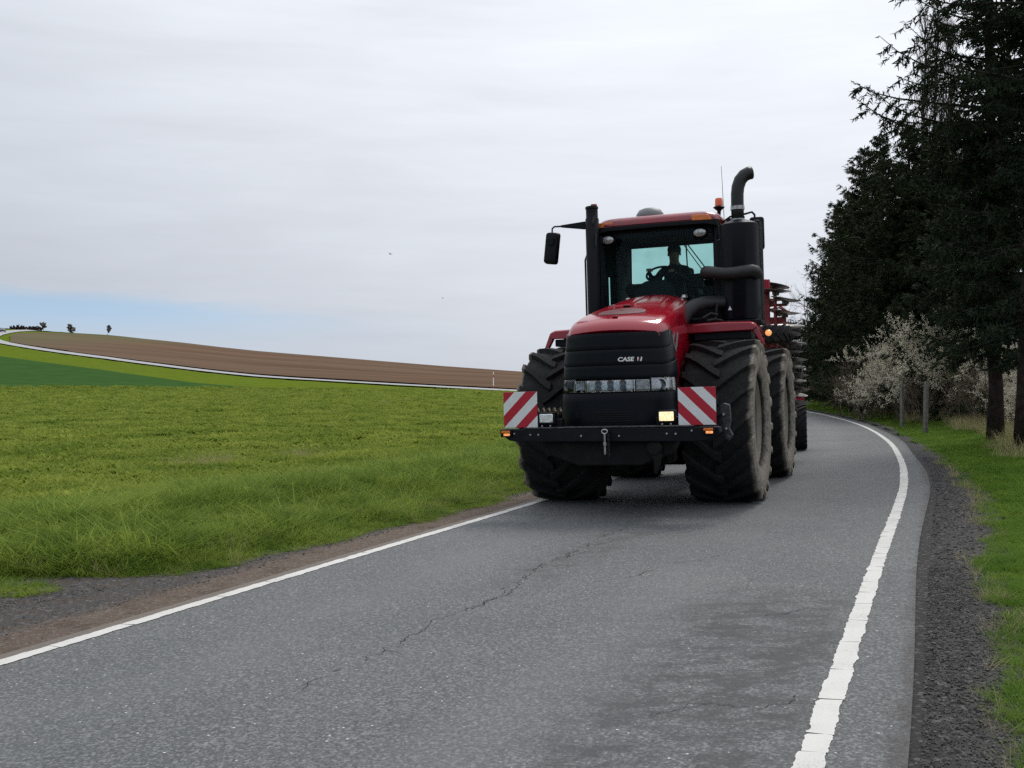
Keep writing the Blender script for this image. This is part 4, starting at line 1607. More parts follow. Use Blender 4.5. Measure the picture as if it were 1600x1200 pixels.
# ------------------------------------------------------------------ the driver
def skin_figure(name, joints, bones, mats, assign, parent=None, loc=(0, 0, 0), rot=(0, 0, 0), sub=2):
    """continuous body grown over a skeleton: joints = {name: (xyz, radius)}, first joint is the root"""
    names = list(joints)
    me = bpy.data.meshes.new(name)
    me.from_pydata([joints[k][0] for k in names], [(names.index(a), names.index(b)) for a, b in bones], [])
    o = bpy.data.objects.new(name, me)
    COL.objects.link(o)
    sk = o.modifiers.new('skin', 'SKIN')
    sk.use_smooth_shade = True
    lay = me.skin_vertices[0].data
    for i, k in enumerate(names):
        r = joints[k][1]
        lay[i].radius = (r, r) if not isinstance(r, tuple) else r
        lay[i].use_root = (i == 0)
    ss = o.modifiers.new('soft', 'SUBSURF')
    ss.levels = sub
    ss.render_levels = sub
    dg = bpy.context.evaluated_depsgraph_get()
    me2 = bpy.data.meshes.new_from_object(o.evaluated_get(dg))
    bpy.data.objects.remove(o)
    me2.name = name
    me2.materials.clear()
    for m in mats: me2.materials.append(m)
    for p in me2.polygons:
        p.material_index = assign(p.center)
        p.use_smooth = True
    b = bpy.data.objects.new(name, me2)
    COL.objects.link(b)
    b.location = loc
    b.rotation_euler = rot
    if parent: b.parent = parent
    return b


M_SKIN = pmat('skin', (0.34, 0.20, 0.14), 0.55, var=0.1)
M_JACK = pmat('dark_work_jacket', (0.014, 0.016, 0.020), 0.85, var=0.25, bump=0.2)
M_TROU = pmat('dark_trousers', (0.012, 0.013, 0.017), 0.85, var=0.2, bump=0.2)
M_HAIR = pmat('dark_hair', (0.012, 0.010, 0.008), 0.7, var=0.3, bump=0.4)
# seated, both hands on the steering wheel; local frame like the tractor's, origin at the seat
J = {
    'pelvis': ((0, 0, .09), (.15, .13)), 'belly': ((0, .02, .25), (.15, .12)), 'chest': ((0, .03, .43), (.19, .14)), 'collar': ((0, .01, .545), (.10, .08)),
    'neck': ((0, -.01, .615), (.066, .066)), 'jaw': ((0, -.04, .675), (.074, .082)), 'head': ((0, -.03, .765), (.090, .104)), 'top': ((0, -.02, .850), (.066, .074)),
}
B = [('pelvis', 'belly'), ('belly', 'chest'), ('chest', 'collar'), ('collar', 'neck'), ('neck', 'jaw'), ('jaw', 'head'), ('head', 'top')]
for s, sn in ((-1, 'a'), (1, 'b')):
    hx = -.13 + s * .17                                   # the wheel stands a little to the photo's left of the driver
    hand = Vector((hx, -.44 if s < 0 else -.44, .49 if s < 0 else .46))
    J['shoulder' + sn] = ((s * .185, .02, .52), .068)
    J['elbow' + sn] = ((s * .27 - .02, -.15, .33), .055)
    J['wrist' + sn] = (tuple(hand + Vector((s * .02, .09, -.02))), .028)
    J['palm' + sn] = (tuple(hand + Vector((0, .045, .0))), (.040, .020))
    J['hip' + sn] = ((s * .10, -.03, .05), .088)
    J['knee' + sn] = ((s * .15, -.44, .05), .062)
    J['ankle' + sn] = ((s * .14, -.50, -.30), .042)
    J['toe' + sn] = ((s * .15, -.66, -.345), .035)
    B += [('collar', 'shoulder' + sn), ('shoulder' + sn, 'elbow' + sn), ('elbow' + sn, 'wrist' + sn), ('wrist' + sn, 'palm' + sn),
          ('pelvis', 'hip' + sn), ('hip' + sn, 'knee' + sn), ('knee' + sn, 'ankle' + sn), ('ankle' + sn, 'toe' + sn)]
    for f, (dx, L) in enumerate(((-.027, .050), (-.009, .056), (.009, .052), (.027, .042))):
        k1, k2, k3 = ('f%d%d%s' % (f, q, sn) for q in (1, 2, 3))
        J[k1] = (tuple(hand + Vector((dx, .012, .020))), .0095)
        J[k2] = (tuple(hand + Vector((dx, -.022, .020))), .009)
        J[k3] = (tuple(hand + Vector((dx, -.030, -.012 - L * .2))), .008)
        B += [('palm' + sn, k1), (k1, k2), (k2, k3)]
    J['t1' + sn] = (tuple(hand + Vector((-s * .042, .045, .004))), .011)
    J['t2' + sn] = (tuple(hand + Vector((-s * .048, .005, -.018))), .009)
    B += [('palm' + sn, 't1' + sn), ('t1' + sn, 't2' + sn)]


def body_mat(c):
    if c.z > .60: return 0
    if c.y < -.36 and c.z > .40: return 0
    if c.z < .13: return 2
    return 1


_seat = Matrix.Translation((X0, Y0, .012)) @ Euler(TROT).to_matrix().to_4x4() @ Matrix.Translation((.03, 2.03, 2.735))
driver = skin_figure('person', J, B, [M_SKIN, M_JACK, M_TROU], body_mat, loc=_seat.to_translation(), rot=TROT)
tag(driver, 'person in a dark jacket sitting in the cab with hands on the steering wheel', 'person')
mb = MB()
mb.lathe([(.082, .0), (.100, .02), (.104, .06), (.096, .10), (.070, .130), (.03, .142), (0, .145)], (0, -.012, .765), n=18)
hair = mb.build('hair', M_HAIR, driver, smooth=180)
for sx in (-1, 1):
    MB().lathe([(0, -.012), (.02, -.010), (.028, 0), (.018, .01), (0, .012)], (sx * .090, -.02, .755), axis='x', n=10).build('ear', M_SKIN, driver)
MB().prism([(-.09, .742), (-.075, .732), (-.150, .735), (-.143, .75), (-.11, .79)], 'x', -.015, .015).build('nose', M_SKIN, driver, bevel=.005)
for sx in (-.034, .034):
    MB().lathe([(0, -.010), (.011, -.006), (.013, .004)], (sx, -.118, .785), axis='y', n=8).build('eye', M_HAIR, driver)
MB().box((0, -.112, .695), (.05, .014, .010)).build('mouth', pmat('lips', (.25, .10, .08), .5), driver)

# ------------------------------------------------------------------ folded disc harrow on the drawbar
HYAW = YAW - 0.075
_h = Matrix.Translation((X0, Y0, .012)) @ Euler(TROT).to_matrix().to_4x4() @ Matrix.Translation((-.03, 5.15, 0))
harrow = empty('disc_harrow', _h.to_translation(), (0, -ROLL * .8, -HYAW))
tag(harrow, 'red disc harrow with folded wings towed behind the tractor', 'farm implement')
mb = MB()
mb.box((0, 1.2, .80), (.22, 3.2, .22))
mb.box((0, 4.0, 1.0), (.5, 3.2, .26))
mb.box((0, 4.7, 1.0), (2.2, .2, .2))
mb.box((0, 3.0, 1.55), (.24, .24, 1.3))
mb.box((0, 3.0, 2.1), (1.5, .2, .2))
mb.build('drawbar_frame', M_RED2, harrow, bevel=.015)
# wing masts
for s in (-1, 1):
    mb = MB()
    mb.box((s * .93, 1.55, 2.25), (.14, .14, 2.1))
    mb.box((s * 1.02, 1.55, 3.0), (.60, .05, .05))
    mb.box((s * 1.02, 1.55, 2.72), (.55, .06, .10))
    mb.box((s * .80, 2.4, 2.1), (.16, 1.8, .16))
    mb.box((s * .80, 2.4, 1.35), (.16, 1.8, .16))
    mb.tube([(s * 1.10, 1.5, 1.9), (s * 1.10, 1.5, 3.30)], .035, 8)
    for q in range(7):
        zz = 1.3 + q * .27
        mb.tube([(s * .93, 1.7, zz), (s * 1.16, 1.85, zz + .05), (s * 1.34, 2.05, zz - .03)], .022, 6)
        mb.tube([(s * .85, 2.4, zz + .1), (s * 1.10, 2.55, zz + .16), (s * 1.26, 2.62, zz + .05)], .022, 6)
    wing = mb.build('wing_frame', M_RED2, harrow, bevel=.01)
    MB().box((s * .93, 1.45, 3.36), (.17, .2, .25)).build('top_box', M_RED, wing, bevel=.02)


def disc_mesh(r):
    mb = MB()
    mb.lathe([(.02, -.055), (r * .35, -.045), (r * .7, -.022), (r, .012), (r, .018), (r * .7, -.014), (r * .35, -.037), (.02, -.045)], n=22)
    mb.lathe([(.0, -.10), (.06, -.10), (.07, -.05), (0, -.05)], n=10)
    return mb.mesh('disc')


DM = disc_mesh(.29)
DM.materials.append(M_DISC)
_rg = random.Random(2)
for s in (-1, 1):
    for k, (z, y, x) in enumerate(((3.27, 1.35, 1.13), (3.10, 1.5, 1.30), (2.86, 1.5, 1.28), (3.38, 1.75, 1.08), (2.60, 1.7, 1.34), (2.30, 2.0, 1.37), (1.98, 2.1, 1.38), (1.70, 2.2, 1.40), (1.42, 2.3, 1.42), (1.15, 2.4, 1.42),
                                (3.20, 2.6, .98), (2.95, 2.6, 1.12), (2.72, 2.6, 1.20), (2.48, 2.5, 1.26), (2.14, 2.55, 1.30), (1.84, 2.6, 1.32), (1.56, 2.65, 1.34), (1.28, 2.7, 1.36))):
        d = link_mesh('disc', DM, [], harrow, 40)
        d.location = (s * x, y, z)
        d.rotation_euler = (R(_rg.uniform(-12, 8)), R(s * _rg.uniform(2, 12)), 0)
PT = big_tyre(.40, .30, .20, 16, .035, 'packer_tyre')
PT.materials.append(M_TYRE2 if 'M_TYRE2' in globals() else pmat('packer_rubber', (0.022, 0.021, 0.020), .85, var=.35, scale=14, dirt=(.10, .085, .065), dirt_amt=.3, bump=.3))
for s in (-1, 1):
    for k, (z, y, x) in enumerate(((2.42, 1.05, 1.00), (2.55, 3.2, 1.14), (2.20, 3.2, 1.14), (1.85, 3.2, 1.14), (1.50, 3.2, 1.14))):
        d = link_mesh('packer_tyre', PT, [], harrow, 35)
        d.location = (s * x, y, z)
        d.rotation_euler = (0, R(90), R(_rg.uniform(0, 60)))
    MB().tube([(s * 1.14, 3.2, 1.2), (s * 1.14, 3.2, 2.8)], .10, 12).build('packer_axle', M_RED2, harrow)
WT = big_tyre(.52, .40, .30, 20, .03, 'tyre')
WT.materials.append(M_TYRE)
WR = rim_mesh(.30, .40, dish=.06)
WR.materials.append(M_RIM)
for x in (-1.38, 1.38):
    w = empty('wheel', (x, 5.55, .52), parent=harrow)
    link_mesh('tyre', WT, [], w, 35)
    link_mesh('rim', WR, [], w, 35).scale = (1 if x > 0 else -1, 1, 1)
    MB().box((x - .02 * (1 if x > 0 else -1), 5.2, 1.15), (.36, .04, .20)).build('tail_board', M_RED, harrow, bevel=.008)
MB().tube([(-1.1, 5.55, .52), (1.1, 5.55, .52)], .07, 12).build('axle', M_FRAME, harrow)
mb = MB()
for s in (-1, 1):
    mb.box((s * .8, 5.2, .85), (.1, .9, .12))
mb.box((0, 5.0, .9), (1.8, .12, .14))
mb.build('axle_carrier', M_RED2, harrow, bevel=.01)


# ------------------------------------------------------------------ trees and shrubs
def tubes_np(segs, sides=3):
    """segs: (n,8) p0 p1 r0 r1 -> vertices, quad faces"""
    S = np.asarray(segs, float)
    p0, p1, r0, r1 = S[:, :3], S[:, 3:6], S[:, 6], S[:, 7]
    t = p1 - p0
    L = np.linalg.norm(t, axis=1, keepdims=True)
    t = t / np.maximum(L, 1e-6)
    up = np.where(np.abs(t[:, 2:3]) < .9, np.array([[0, 0, 1.]]), np.array([[1., 0, 0]]))
    a = np.cross(t, up)
    a /= np.linalg.norm(a, axis=1, keepdims=True)
    b = np.cross(t, a)
    n = len(S)
    V = np.zeros((n, 2 * sides, 3))
    for k in range(sides):
        w = 2 * np.pi * k / sides
        d = a * np.cos(w) + b * np.sin(w)
        V[:, k] = p0 + d * r0[:, None]
        V[:, sides + k] = p1 + d * r1[:, None]
    base = (np.arange(n) * 2 * sides)[:, None]
    F = []
    for k in range(sides):
        k2 = (k + 1) % sides
        F.append(base + np.array([[k, k2, sides + k2, sides + k]]))
    return V.reshape(-1, 3), np.concatenate(F, 0)


def leafmat(name, a, b, trans=0.25, rough=0.6, sc=1.5, spec=0.25):
    m = bpy.data.materials.new(name)
    m.use_nodes = True
    n = NT(m.node_tree)
    p = n.n['Principled BSDF']
    out = n.n['Material Output']
    geo = n.node('ShaderNodeNewGeometry')
    info = n.node('ShaderNodeObjectInfo')
    f = n.noise(geo.outputs['Position'], sc, 4, 0.6)
    isl = geo.outputs['Random Per Island']
    mixf = n.math('ADD', n.math('MULTIPLY', n.step(f, 0.3, 0.7), 0.5), n.math('MULTIPLY', n.math('ADD', n.math('MULTIPLY', isl, 0.6), n.math('MULTIPLY', info.outputs['Random'], 0.4)), 0.5))
    c = n.mix(mixf, a, b)
    n.put(p.inputs['Base Color'], c)
    p.inputs['Roughness'].default_value = rough
    p.inputs['Specular IOR Level'].default_value = spec
    if trans:
        tr = n.node('ShaderNodeBsdfTranslucent')
        n.put(tr.inputs[0], c)
        mx = n.node('ShaderNodeMixShader')
        mx.inputs[0].default_value = trans
        n.l.new(p.outputs[0], mx.inputs[1])
        n.l.new(tr.outputs[0], mx.inputs[2])
        n.l.new(mx.outputs[0], out.inputs[0])
    return m


M_BARK = pmat('dark_spruce_bark', (0.034, 0.028, 0.024), .95, var=.4, scale=9, bump=.8, bscale=30, spec=.1)
M_TWIG = pmat('bare_twig_bark', (0.105, 0.085, 0.070), .95, var=.35, scale=5, spec=.1)
M_SCRUB = pmat('brown_scrub_bark', (0.21, 0.165, 0.125), .95, var=.35, scale=5, spec=.1)
M_TWIGP = pmat('grey_poplar_bark', (0.055, 0.047, 0.042), .95, var=.3, scale=5, spec=.1)
M_NEED = leafmat('spruce_needles', (0.0105, 0.0210, 0.0105), (0.036, 0.056, 0.024), .12, .7, .8, .12)
M_NEEDB = leafmat('yew_green_needles', (0.0130, 0.0240, 0.0105), (0.040, 0.056, 0.022), .12, .7, .8, .12)
M_BLOS = leafmat('blackthorn_blossom', (0.55, 0.50, 0.38), (0.90, 0.85, 0.69), .35, .8, 3.0)
M_BLOSF = leafmat('pink_grey_blossom', (0.24, 0.21, 0.20), (0.46, 0.42, 0.41), .2, .8, .6)
M_BUSHY = leafmat('brown_hedge_twigs', (0.055, 0.040, 0.034), (0.13, 0.10, 0.085), .1, .9, .2)


def spruce_meshes(seed, H, rad, base_h, nbr, Lmax, sparse=1.0, twigs=15, needle=.085, up_tip=.0, dead_below=0.0, longshare=1.0, extra=()):
    """a spruce: trunk with limbs, and hanging needle sprays along every limb"""
    rng = np.random.default_rng(seed)
    segs = []
    tz = np.linspace(0, H, 14)
    tx = np.cumsum(rng.normal(0, .03, 14))
    ty = np.cumsum(rng.normal(0, .03, 14))
    tr = rad * (1 - tz / H) ** .85 + .012
    tr[0] *= 1.28
    trunk = MB()
    trunk.tube([(tx[i], ty[i], tz[i]) for i in range(14)], [float(r) for r in tr], 9)
    NV, ND, NL = [], [], []
    for k in range(nbr + len(extra)):
        f = ((min(k, nbr - 1) + rng.uniform(0, 1)) / nbr) ** .9
        z = base_h + (H - base_h) * f * .985
        az = rng.uniform(0, 2 * np.pi)
        L = Lmax * ((1 - f) ** .75 + .04) * rng.uniform(.6, 1.12)
        if longshare < 1 and (rng.random() > longshare or z < 6.0): L *= rng.uniform(.22, .50)
        if f < .12: L *= rng.uniform(.5, 1.0)
        if z < dead_below: L *= .45
        rise = rng.uniform(-.10, .22) + .35 * f
        droop = rng.uniform(.25, .50) * (1 - .7 * f)
        if k >= nbr:
            z, az, L, rise, droop = extra[k - nbr]
            f = .5
        n = 7
        q = np.linspace(0, 1, n)
        r = L * q
        zz = z + L * (rise * q - droop * q ** 1.6 + (.22 + up_tip) * q ** 4)
        x0, y0 = np.interp(z, tz, tx), np.interp(z, tz, ty)
        wob_ = np.cumsum(rng.normal(0, .05, n)) * L * .2
        P = np.stack([x0 + r * np.cos(az) - wob_ * np.sin(az), y0 + r * np.sin(az) + wob_ * np.cos(az), zz], 1)
        br = (.012 + .010 * L) * (1 - q * .85)
        for i in range(n - 1):
            segs.append((*P[i], *P[i + 1], br[i], br[i + 1]))
        if z < dead_below and rng.random() < .75: continue
        # side sprays, hanging from the limb
        m = int(twigs * sparse * (0.45 + L / Lmax) * (.62 if (longshare < .1 and z > 7.2) else 1))
        for j in range(m):
            t = rng.uniform(.06, 1.0)
            p = np.array([np.interp(t, q, P[:, c]) for c in range(3)])
            sgn = 1 if j % 2 else -1
            ang = az + sgn * rng.uniform(.5, 1.25)
            l = (.62 * (1 - t) + .26) * min(L, 2.6) * .42 * rng.uniform(.6, 1.3)
            d = np.array([np.cos(ang), np.sin(ang), -rng.uniform(.25, .95)])
            d /= np.linalg.norm(d)
            segs.append((*p, *(p + d * l), .006, .002))
            nn = max(7, int(l / .016))
            for c in range(nn):
                tt = (c + rng.uniform(0, 1)) / nn
                NV.append(p + d * l * tt + rng.normal(0, .012, 3))
                nd = d * .55 + rng.normal(0, .55, 3)
                nd[2] -= .25
                ND.append(nd / np.linalg.norm(nd))
                NL.append(needle * rng.uniform(.7, 1.5))
        for c in range(int(L / .05)):
            t = rng.uniform(.25, 1.02)
            p = np.array([np.interp(t, q, P[:, cc]) for cc in range(3)])
            NV.append(p + rng.normal(0, .015, 3))
            nd = np.array([np.cos(az), np.sin(az), 0]) * .6 + rng.normal(0, .5, 3)
            ND.append(nd / np.linalg.norm(nd))
            NL.append(needle * rng.uniform(.7, 1.4))
    NV, ND, NL = np.array(NV), np.array(ND), np.array(NL)[:, None]
    w = np.cross(ND, rng.normal(0, 1, ND.shape))
    w /= np.linalg.norm(w, axis=1, keepdims=True)
    h = w * NL * .15
    a, b = NV - h, NV + h
    c = NV + ND * NL + h * .35
    d = NV + ND * NL - h * .35
    V = np.stack([a, b, c, d], 1).reshape(-1, 3)
    F = np.arange(len(V)).reshape(-1, 4)
    crown = np_mesh('crown', V, F)
    sv, sf = tubes_np(segs, 4)
    b0 = len(trunk.v)
    tv = np.concatenate([np.array(trunk.v), sv])
    me = bpy.data.meshes.new('trunk')
    me.from_pydata(tv.tolist(), [], [tuple(f) for f in trunk.f] + (sf + b0).tolist())
    me.shade_smooth()
    return me, crown


def plant_tree(name, label, cat, meshes, mats, x, y, rz=0.0, sc=1.0, group=None, parts=('trunk', 'crown'), sx=1.0):
    z = float(ground_z(np.array([x]), np.array([y]))[0])
    t = empty(name, (x, y, z - .04), (0, 0, rz))
    t.scale = (sc * sx, sc * sx, sc)
    tag(t, label, cat, group)
    for me, mt, pn in zip(meshes, mats, parts):
        if me is None: continue
        if not me.materials: me.materials.append(mt)
        o = bpy.data.objects.new(pn, me)
        COL.objects.link(o)
        o.parent = t
        if o.active_material is not mt:
            o.material_slots[0].link = 'OBJECT'
            o.material_slots[0].material = mt
    return t


def at_px(px, D):
    return (px - 800) / 1644.7 * D, D


GT = 'spruces of the roadside wood'
sA = spruce_meshes(21, 17, .15, 1.6, 400, 4.6, 1.15, 17, .095, dead_below=2.0, longshare=.07,
                   extra=[(6.6, 2.75, 3.0, .42, .22), (6.9, 3.0, 3.0, .30, .20), (7.5, 2.6, 3.0, .36, .30), (8.0, 2.9, 2.5, .5, .25), (8.3, 3.1, 2.2, .45, .2), (9.4, 2.95, 2.1, .35, .2), (7.2, 2.3, 2.5, .3, .3), (5.8, 2.9, 2.4, .25, .3)])
sB = spruce_meshes(22, 16, .14, 1.5, 265, 3.6, 1.0, 16, .095, dead_below=1.8, longshare=.30)
sC = spruce_meshes(23, 13, .17, .7, 190, 3.6, 1.25, 17, .11, up_tip=.05)
sD = spruce_meshes(24, 12, .16, .6, 190, 3.4, 1.25, 17, .11, up_tip=.05)
SP = [
    (1557, 23.5, sA, 'M', 0.3, 1.0, 1.0, 'tall spruce with a bare lower trunk standing at the edge of the grass verge'),
    (1602, 20.8, sB, 'M', 1.4, 1.05, 1.0, 'tall spruce cut off by the right edge of the picture'),
    (1512, 38, sC, 'M', 2.2, .78, 1.15, 'dense spruce rising behind the white blossoming shrubs, beside the tall bare-trunked spruce'),
    (1650, 27, sB, 'M', 4.1, 1.0, 1.0, 'spruce behind the trunk at the right edge of the picture'),
    (1572, 34, sC, 'M', 5.3, .92, 1.0, 'spruce filling the gap behind the two tall bare-trunked spruces'),
    (1350, 58, sC, 'N', 2.5, 1.12, 1.15, 'full dark conifer between the broad rounded one and the outer slope'),
    (1318, 68, sC, 'N', 3.7, 1.03, 1.2, 'full dark conifer just above the leafless bushes of the bend'),
    (1455, 45, sD, 'N', .9, 1.02, 1.3, 'wide conifer whose top closes the gap under the bare poplars'),
    (1415, 46, sC, 'N', 0.6, .98, 1.3, 'broad dark conifer with the rounded top left of the bare poplars'),
    (1375, 53, sD, 'N', 1.7, 1.17, 1.1, 'dark conifer whose top steps down left of the broad rounded one'),
    (1478, 49, sD, 'N', 3.0, 1.05, 1.1, 'dark conifer in front of the bare poplar stems'),
    (1336, 64, sC, 'N', 4.4, 1.0, 1.1, 'conifer lower on the outer slope of the wood'),
    (1306, 76, sD, 'N', 5.0, .98, 1.05, 'small outermost conifer of the wood above the bend of the road'),
]
for (px, D, ms, mk, rz, sc, sx, lab) in SP:
    x, y = at_px(px, D)
    plant_tree('spruce_tree', lab, 'tree', ms, (M_BARK, M_NEED if mk == 'M' else M_NEEDB), x, y, rz, sc, GT, sx=sx)


def branching(seed, H, stems, spread, levels, ratio=.62, kids=(3, 5), up=.35, r0=.05, base_r=.25, wander=.12, seg=4, lean=1.0):
    """several stems that fork again and again; returns segments and the outer twig points"""
    rng = np.random.default_rng(seed)
    segs, tips = [], []

    def grow(p, d, L, r, lev):
        q = p.copy()
        n = seg if lev < levels else 3
        pts = [q.copy()]
        for i in range(n):
            d = d + rng.normal(0, wander, 3)
            d[2] += up * .12
            d /= np.linalg.norm(d)
            q2 = q + d * L / n
            ra, rb = r * (1 - .6 * i / n), r * (1 - .6 * (i + 1) / n)
            segs.append((*q, *q2, max(ra, .0022), max(rb, .0018)))
            q = q2
            pts.append(q.copy())
        if lev >= levels - 1:
            for a, b in zip(pts[:-1], pts[1:]): tips.append((a, b))
        if lev < levels:
            for _ in range(rng.integers(*kids)):
                t = rng.uniform(.25, 1.0)
                i = min(int(t * n), n - 1)
                s = pts[i] + (pts[i + 1] - pts[i]) * (t * n - i)
                nd = d + rng.normal(0, .55 * lean, 3)
                nd[2] += up * .5
                nd /= np.linalg.norm(nd)
                grow(s, nd, L * ratio * rng.uniform(.7, 1.2), r * .52, lev + 1)

    for k in range(stems):
        a = rng.uniform(0, 2 * np.pi)
        rr = base_r * math.sqrt(rng.uniform(0, 1))
        d = np.array([np.cos(a) * spread * rng.uniform(.2, 1), np.sin(a) * spread * rng.uniform(.2, 1), 1.0])
        grow(np.array([rr * np.cos(a), rr * np.sin(a), -.05]), d / np.linalg.norm(d), H * .52 * rng.uniform(.75, 1.15), r0 * rng.uniform(.7, 1.1), 0)
    return segs, tips


def twig_mesh(segs, name='stems', sides=3):
    v, f = tubes_np(segs, sides)
    return np_mesh(name, v, f)


def petals(tips, seed, per=3, size=.03, name='blossom', skip=0.0):
    rng = np.random.default_rng(seed)
    P = []
    for a, b in tips:
        if rng.random() < skip: continue
        for _ in range(per):
            P.append(a + (b - a) * rng.uniform(0, 1) + rng.normal(0, .018, 3))
    P = np.array(P)
    n = len(P)
    d1 = rng.normal(0, 1, (n, 3))
    d1 /= np.linalg.norm(d1, axis=1, keepdims=True)
    d2 = np.cross(d1, rng.normal(0, 1, (n, 3)))
    d2 /= np.linalg.norm(d2, axis=1, keepdims=True)
    s = size * rng.uniform(.6, 1.4, (n, 1))
    V = np.stack([P - d1 * s, P + d2 * s * .8, P + d1 * s, P - d2 * s * .8], 1).reshape(-1, 3)
    return np_mesh(name, V, np.arange(4 * n).reshape(-1, 4))


# white blackthorn in flower behind the fence posts
bt = []
for sd_ in (31, 32, 33):
    sg, tp = branching(sd_, 3.3, 11, .55, 4, .60, (3, 5), .35, .028, .7, .14)
    bt.append((twig_mesh(sg), petals(tp, sd_, 4, .0175, skip=.22)))
GB = 'blossoming blackthorn shrubs along the old fence'
for (px, D, k, rz, sc, lab) in ((1412, 41, 0, .2, 1.1, 'white flowering blackthorn shrub, leftmost, behind the farther fence post'),
                                (1432, 39, 1, 1.1, 1.32, 'white flowering blackthorn shrub straight behind the nearer fence post'),
                                (1476, 37.5, 2, 2.0, 1.2, 'white flowering blackthorn shrub just past the nearer fence post'),
                                (1520, 35, 0, 3.6, 1.12, 'white flowering blackthorn shrub close to the bare spruce trunk'),
                                (1500, 42, 1, 4.4, 1.25, 'pale blossoming shrub set back under the spruces'),
                                (1583, 30, 2, 5.2, .9, 'white blossoming shrub seen between the two spruce trunks'),
                                (1625, 27, 1, .8, .8, 'low blossoming shrub at the right edge behind the spruce trunk')):
    x, y = at_px(px, D)
    plant_tree('blackthorn_shrub', lab, 'shrub', bt[k], (M_TWIG, M_BLOS), x, y, rz, sc, GB, ('stems', 'blossom'))
# leafless brown bushes between the bend and the blackthorn
bb = []
for sd_ in (41, 42):
    sg, tp = branching(sd_, 2.6, 16, .8, 4, .62, (3, 5), .25, .022, .8, .16)
    bb.append((twig_mesh(sg), None))
GS = 'leafless bushes lining the bend'
for (px, D, k, rz, sc, lab) in ((1362, 43, 0, 0, 1.1, 'leafless brown bush left of the flowering blackthorn'), (1338, 50, 1, 1, 1.2, 'leafless bush beside the verge halfway round the bend'),
                                (1312, 62, 0, 2, 1.35, 'leafless bush near the far end of the verge'), (1290, 76, 1, 3, 1.6, 'leafless bush where the road disappears, second from the implement'),
                                (1266, 92, 0, 4, 2.0, 'leafless bush next to the folded implement'), (1385, 47, 1, 5, 1.4, 'tall leafless bush set back behind the blackthorn'),
                                (1322, 70, 0, 5.5, 1.8, 'tall leafless bush under the outer conifers'), (1545, 31, 0, 1.2, .8, 'low leafless bush at the foot of the bare spruce trunk'),
                                (1462, 36, 1, 2.7, .8, 'low leafless bush behind the nearer fence post')):
    x, y = at_px(px, D)
    plant_tree('bare_bush', lab, 'shrub', bb[k], (M_SCRUB, None), x, y, rz, sc, GS, ('stems', 'blossom'))
# bare deciduous trees
sg, tp = branching(51, 12.5, 3, .28, 5, .60, (3, 5), .30, .11, .3, .10)
x, y = at_px(1280, 84)
plant_tree('bare_tree', 'leafless tree with fine twigs against the sky above the implement', 'tree', (twig_mesh(sg, 'trunk', 4), None), (M_TWIG, None), x, y, .5, 1.0)
sg, tp = branching(52, 10.5, 3, .3, 5, .60, (3, 5), .30, .09, .3, .10)
x, y = at_px(1256, 98)
plant_tree('bare_tree', 'smaller leafless tree farthest out behind the implement', 'tree', (twig_mesh(sg, 'trunk', 4), None), (M_TWIG, None), x, y, 1.5, 1.0)


def poplar(seed, H):
    rng = np.random.default_rng(seed)
    segs = []
    n = 18
    z = np.linspace(0, H, n)
    x = np.cumsum(rng.normal(0, .06, n))
    y = np.cumsum(rng.normal(0, .06, n))
    r = .20 * (1 - z / H) + .012
    for i in range(n - 1): segs.append((x[i], y[i], z[i], x[i + 1], y[i + 1], z[i + 1], r[i], r[i + 1]))
    for k in range(95):
        h = H * rng.uniform(.25, .97)
        a = rng.uniform(0, 2 * np.pi)
        L = (H - h) * rng.uniform(.18, .34) + .8
        p = np.array([np.interp(h, z, x), np.interp(h, z, y), h])
        d = np.array([np.cos(a) * .42, np.sin(a) * .42, 1.0])
        rr = .028
        for i in range(5):
            d[:2] *= .82
            d = d + rng.normal(0, .05, 3)
            q = p + d / np.linalg.norm(d) * L / 5
            segs.append((*p, *q, rr * (1 - i / 6), rr * (1 - (i + 1) / 6)))
            for _ in range(3):
                e = d * .8 + rng.normal(0, .35, 3)
                e[2] = abs(e[2]) + .3
                e /= np.linalg.norm(e)
                l = rng.uniform(.3, .9)
                m_ = q + e * l * .5 + rng.normal(0, .03, 3)
                segs.append((*q, *m_, .008, .006))
                segs.append((*m_, *(m_ + (e + rng.normal(0, .2, 3)) * l * .5), .006, .004))
            p = q
    return twig_mesh(segs, 'trunk', 4)


for k, (px, D, H, rz, lab) in enumerate(((1437, 62, 23.5, 0, 'bare poplar, first of the row, with slender upright twigs'), (1455, 64, 25.5, 1, 'tallest bare poplar in the middle of the row'),
                                          (1474, 63, 23, 2, 'bare poplar nearest to the tall spruce'), (1496, 66, 24, 3, 'bare poplar mostly hidden behind the tall spruce'))):
    x, y = at_px(px, D)
    plant_tree('poplar_tree', lab, 'tree', (poplar(60 + k, H), None), (M_TWIGP, None), x, y, rz, 1.0, 'row of bare poplars')

# old concrete fence posts
for (px, by, h, lean, lab) in ((1446, 681, 1.45, .02, 'nearer grey concrete fence post in front of the blossoming shrubs'), (1410, 668, 1.46, -.015, 'farther grey concrete fence post in front of the blossoming shrubs')):
    D = 1.50 * 1644.7 / (by - 596.7)
    x, y = at_px(px, D)
    z = float(ground_z(np.array([x]), np.array([y]))[0])
    mb = MB()
    mb.loft([[(sx * w, sy * w, zz) for sx, sy in ((-1, -1), (1, -1), (1, 1), (-1, 1))] for w, zz in ((.055, -.2), (.052, .5), (.048, h - .05), (.04, h))], closed=True, caps=True)
    p = mb.build('fence_post', M_CONC, None, bevel=.008, loc=(x, y, z))
    p.rotation_euler = (0, lean, .4)
    tag(p, lab, 'fence post', 'old concrete fence posts')

# ------------------------------------------------------------------ far hill: trees, hedge, car, marker post
def far_z(x, y): return float(height(np.array([x]), np.array([y]))[0])


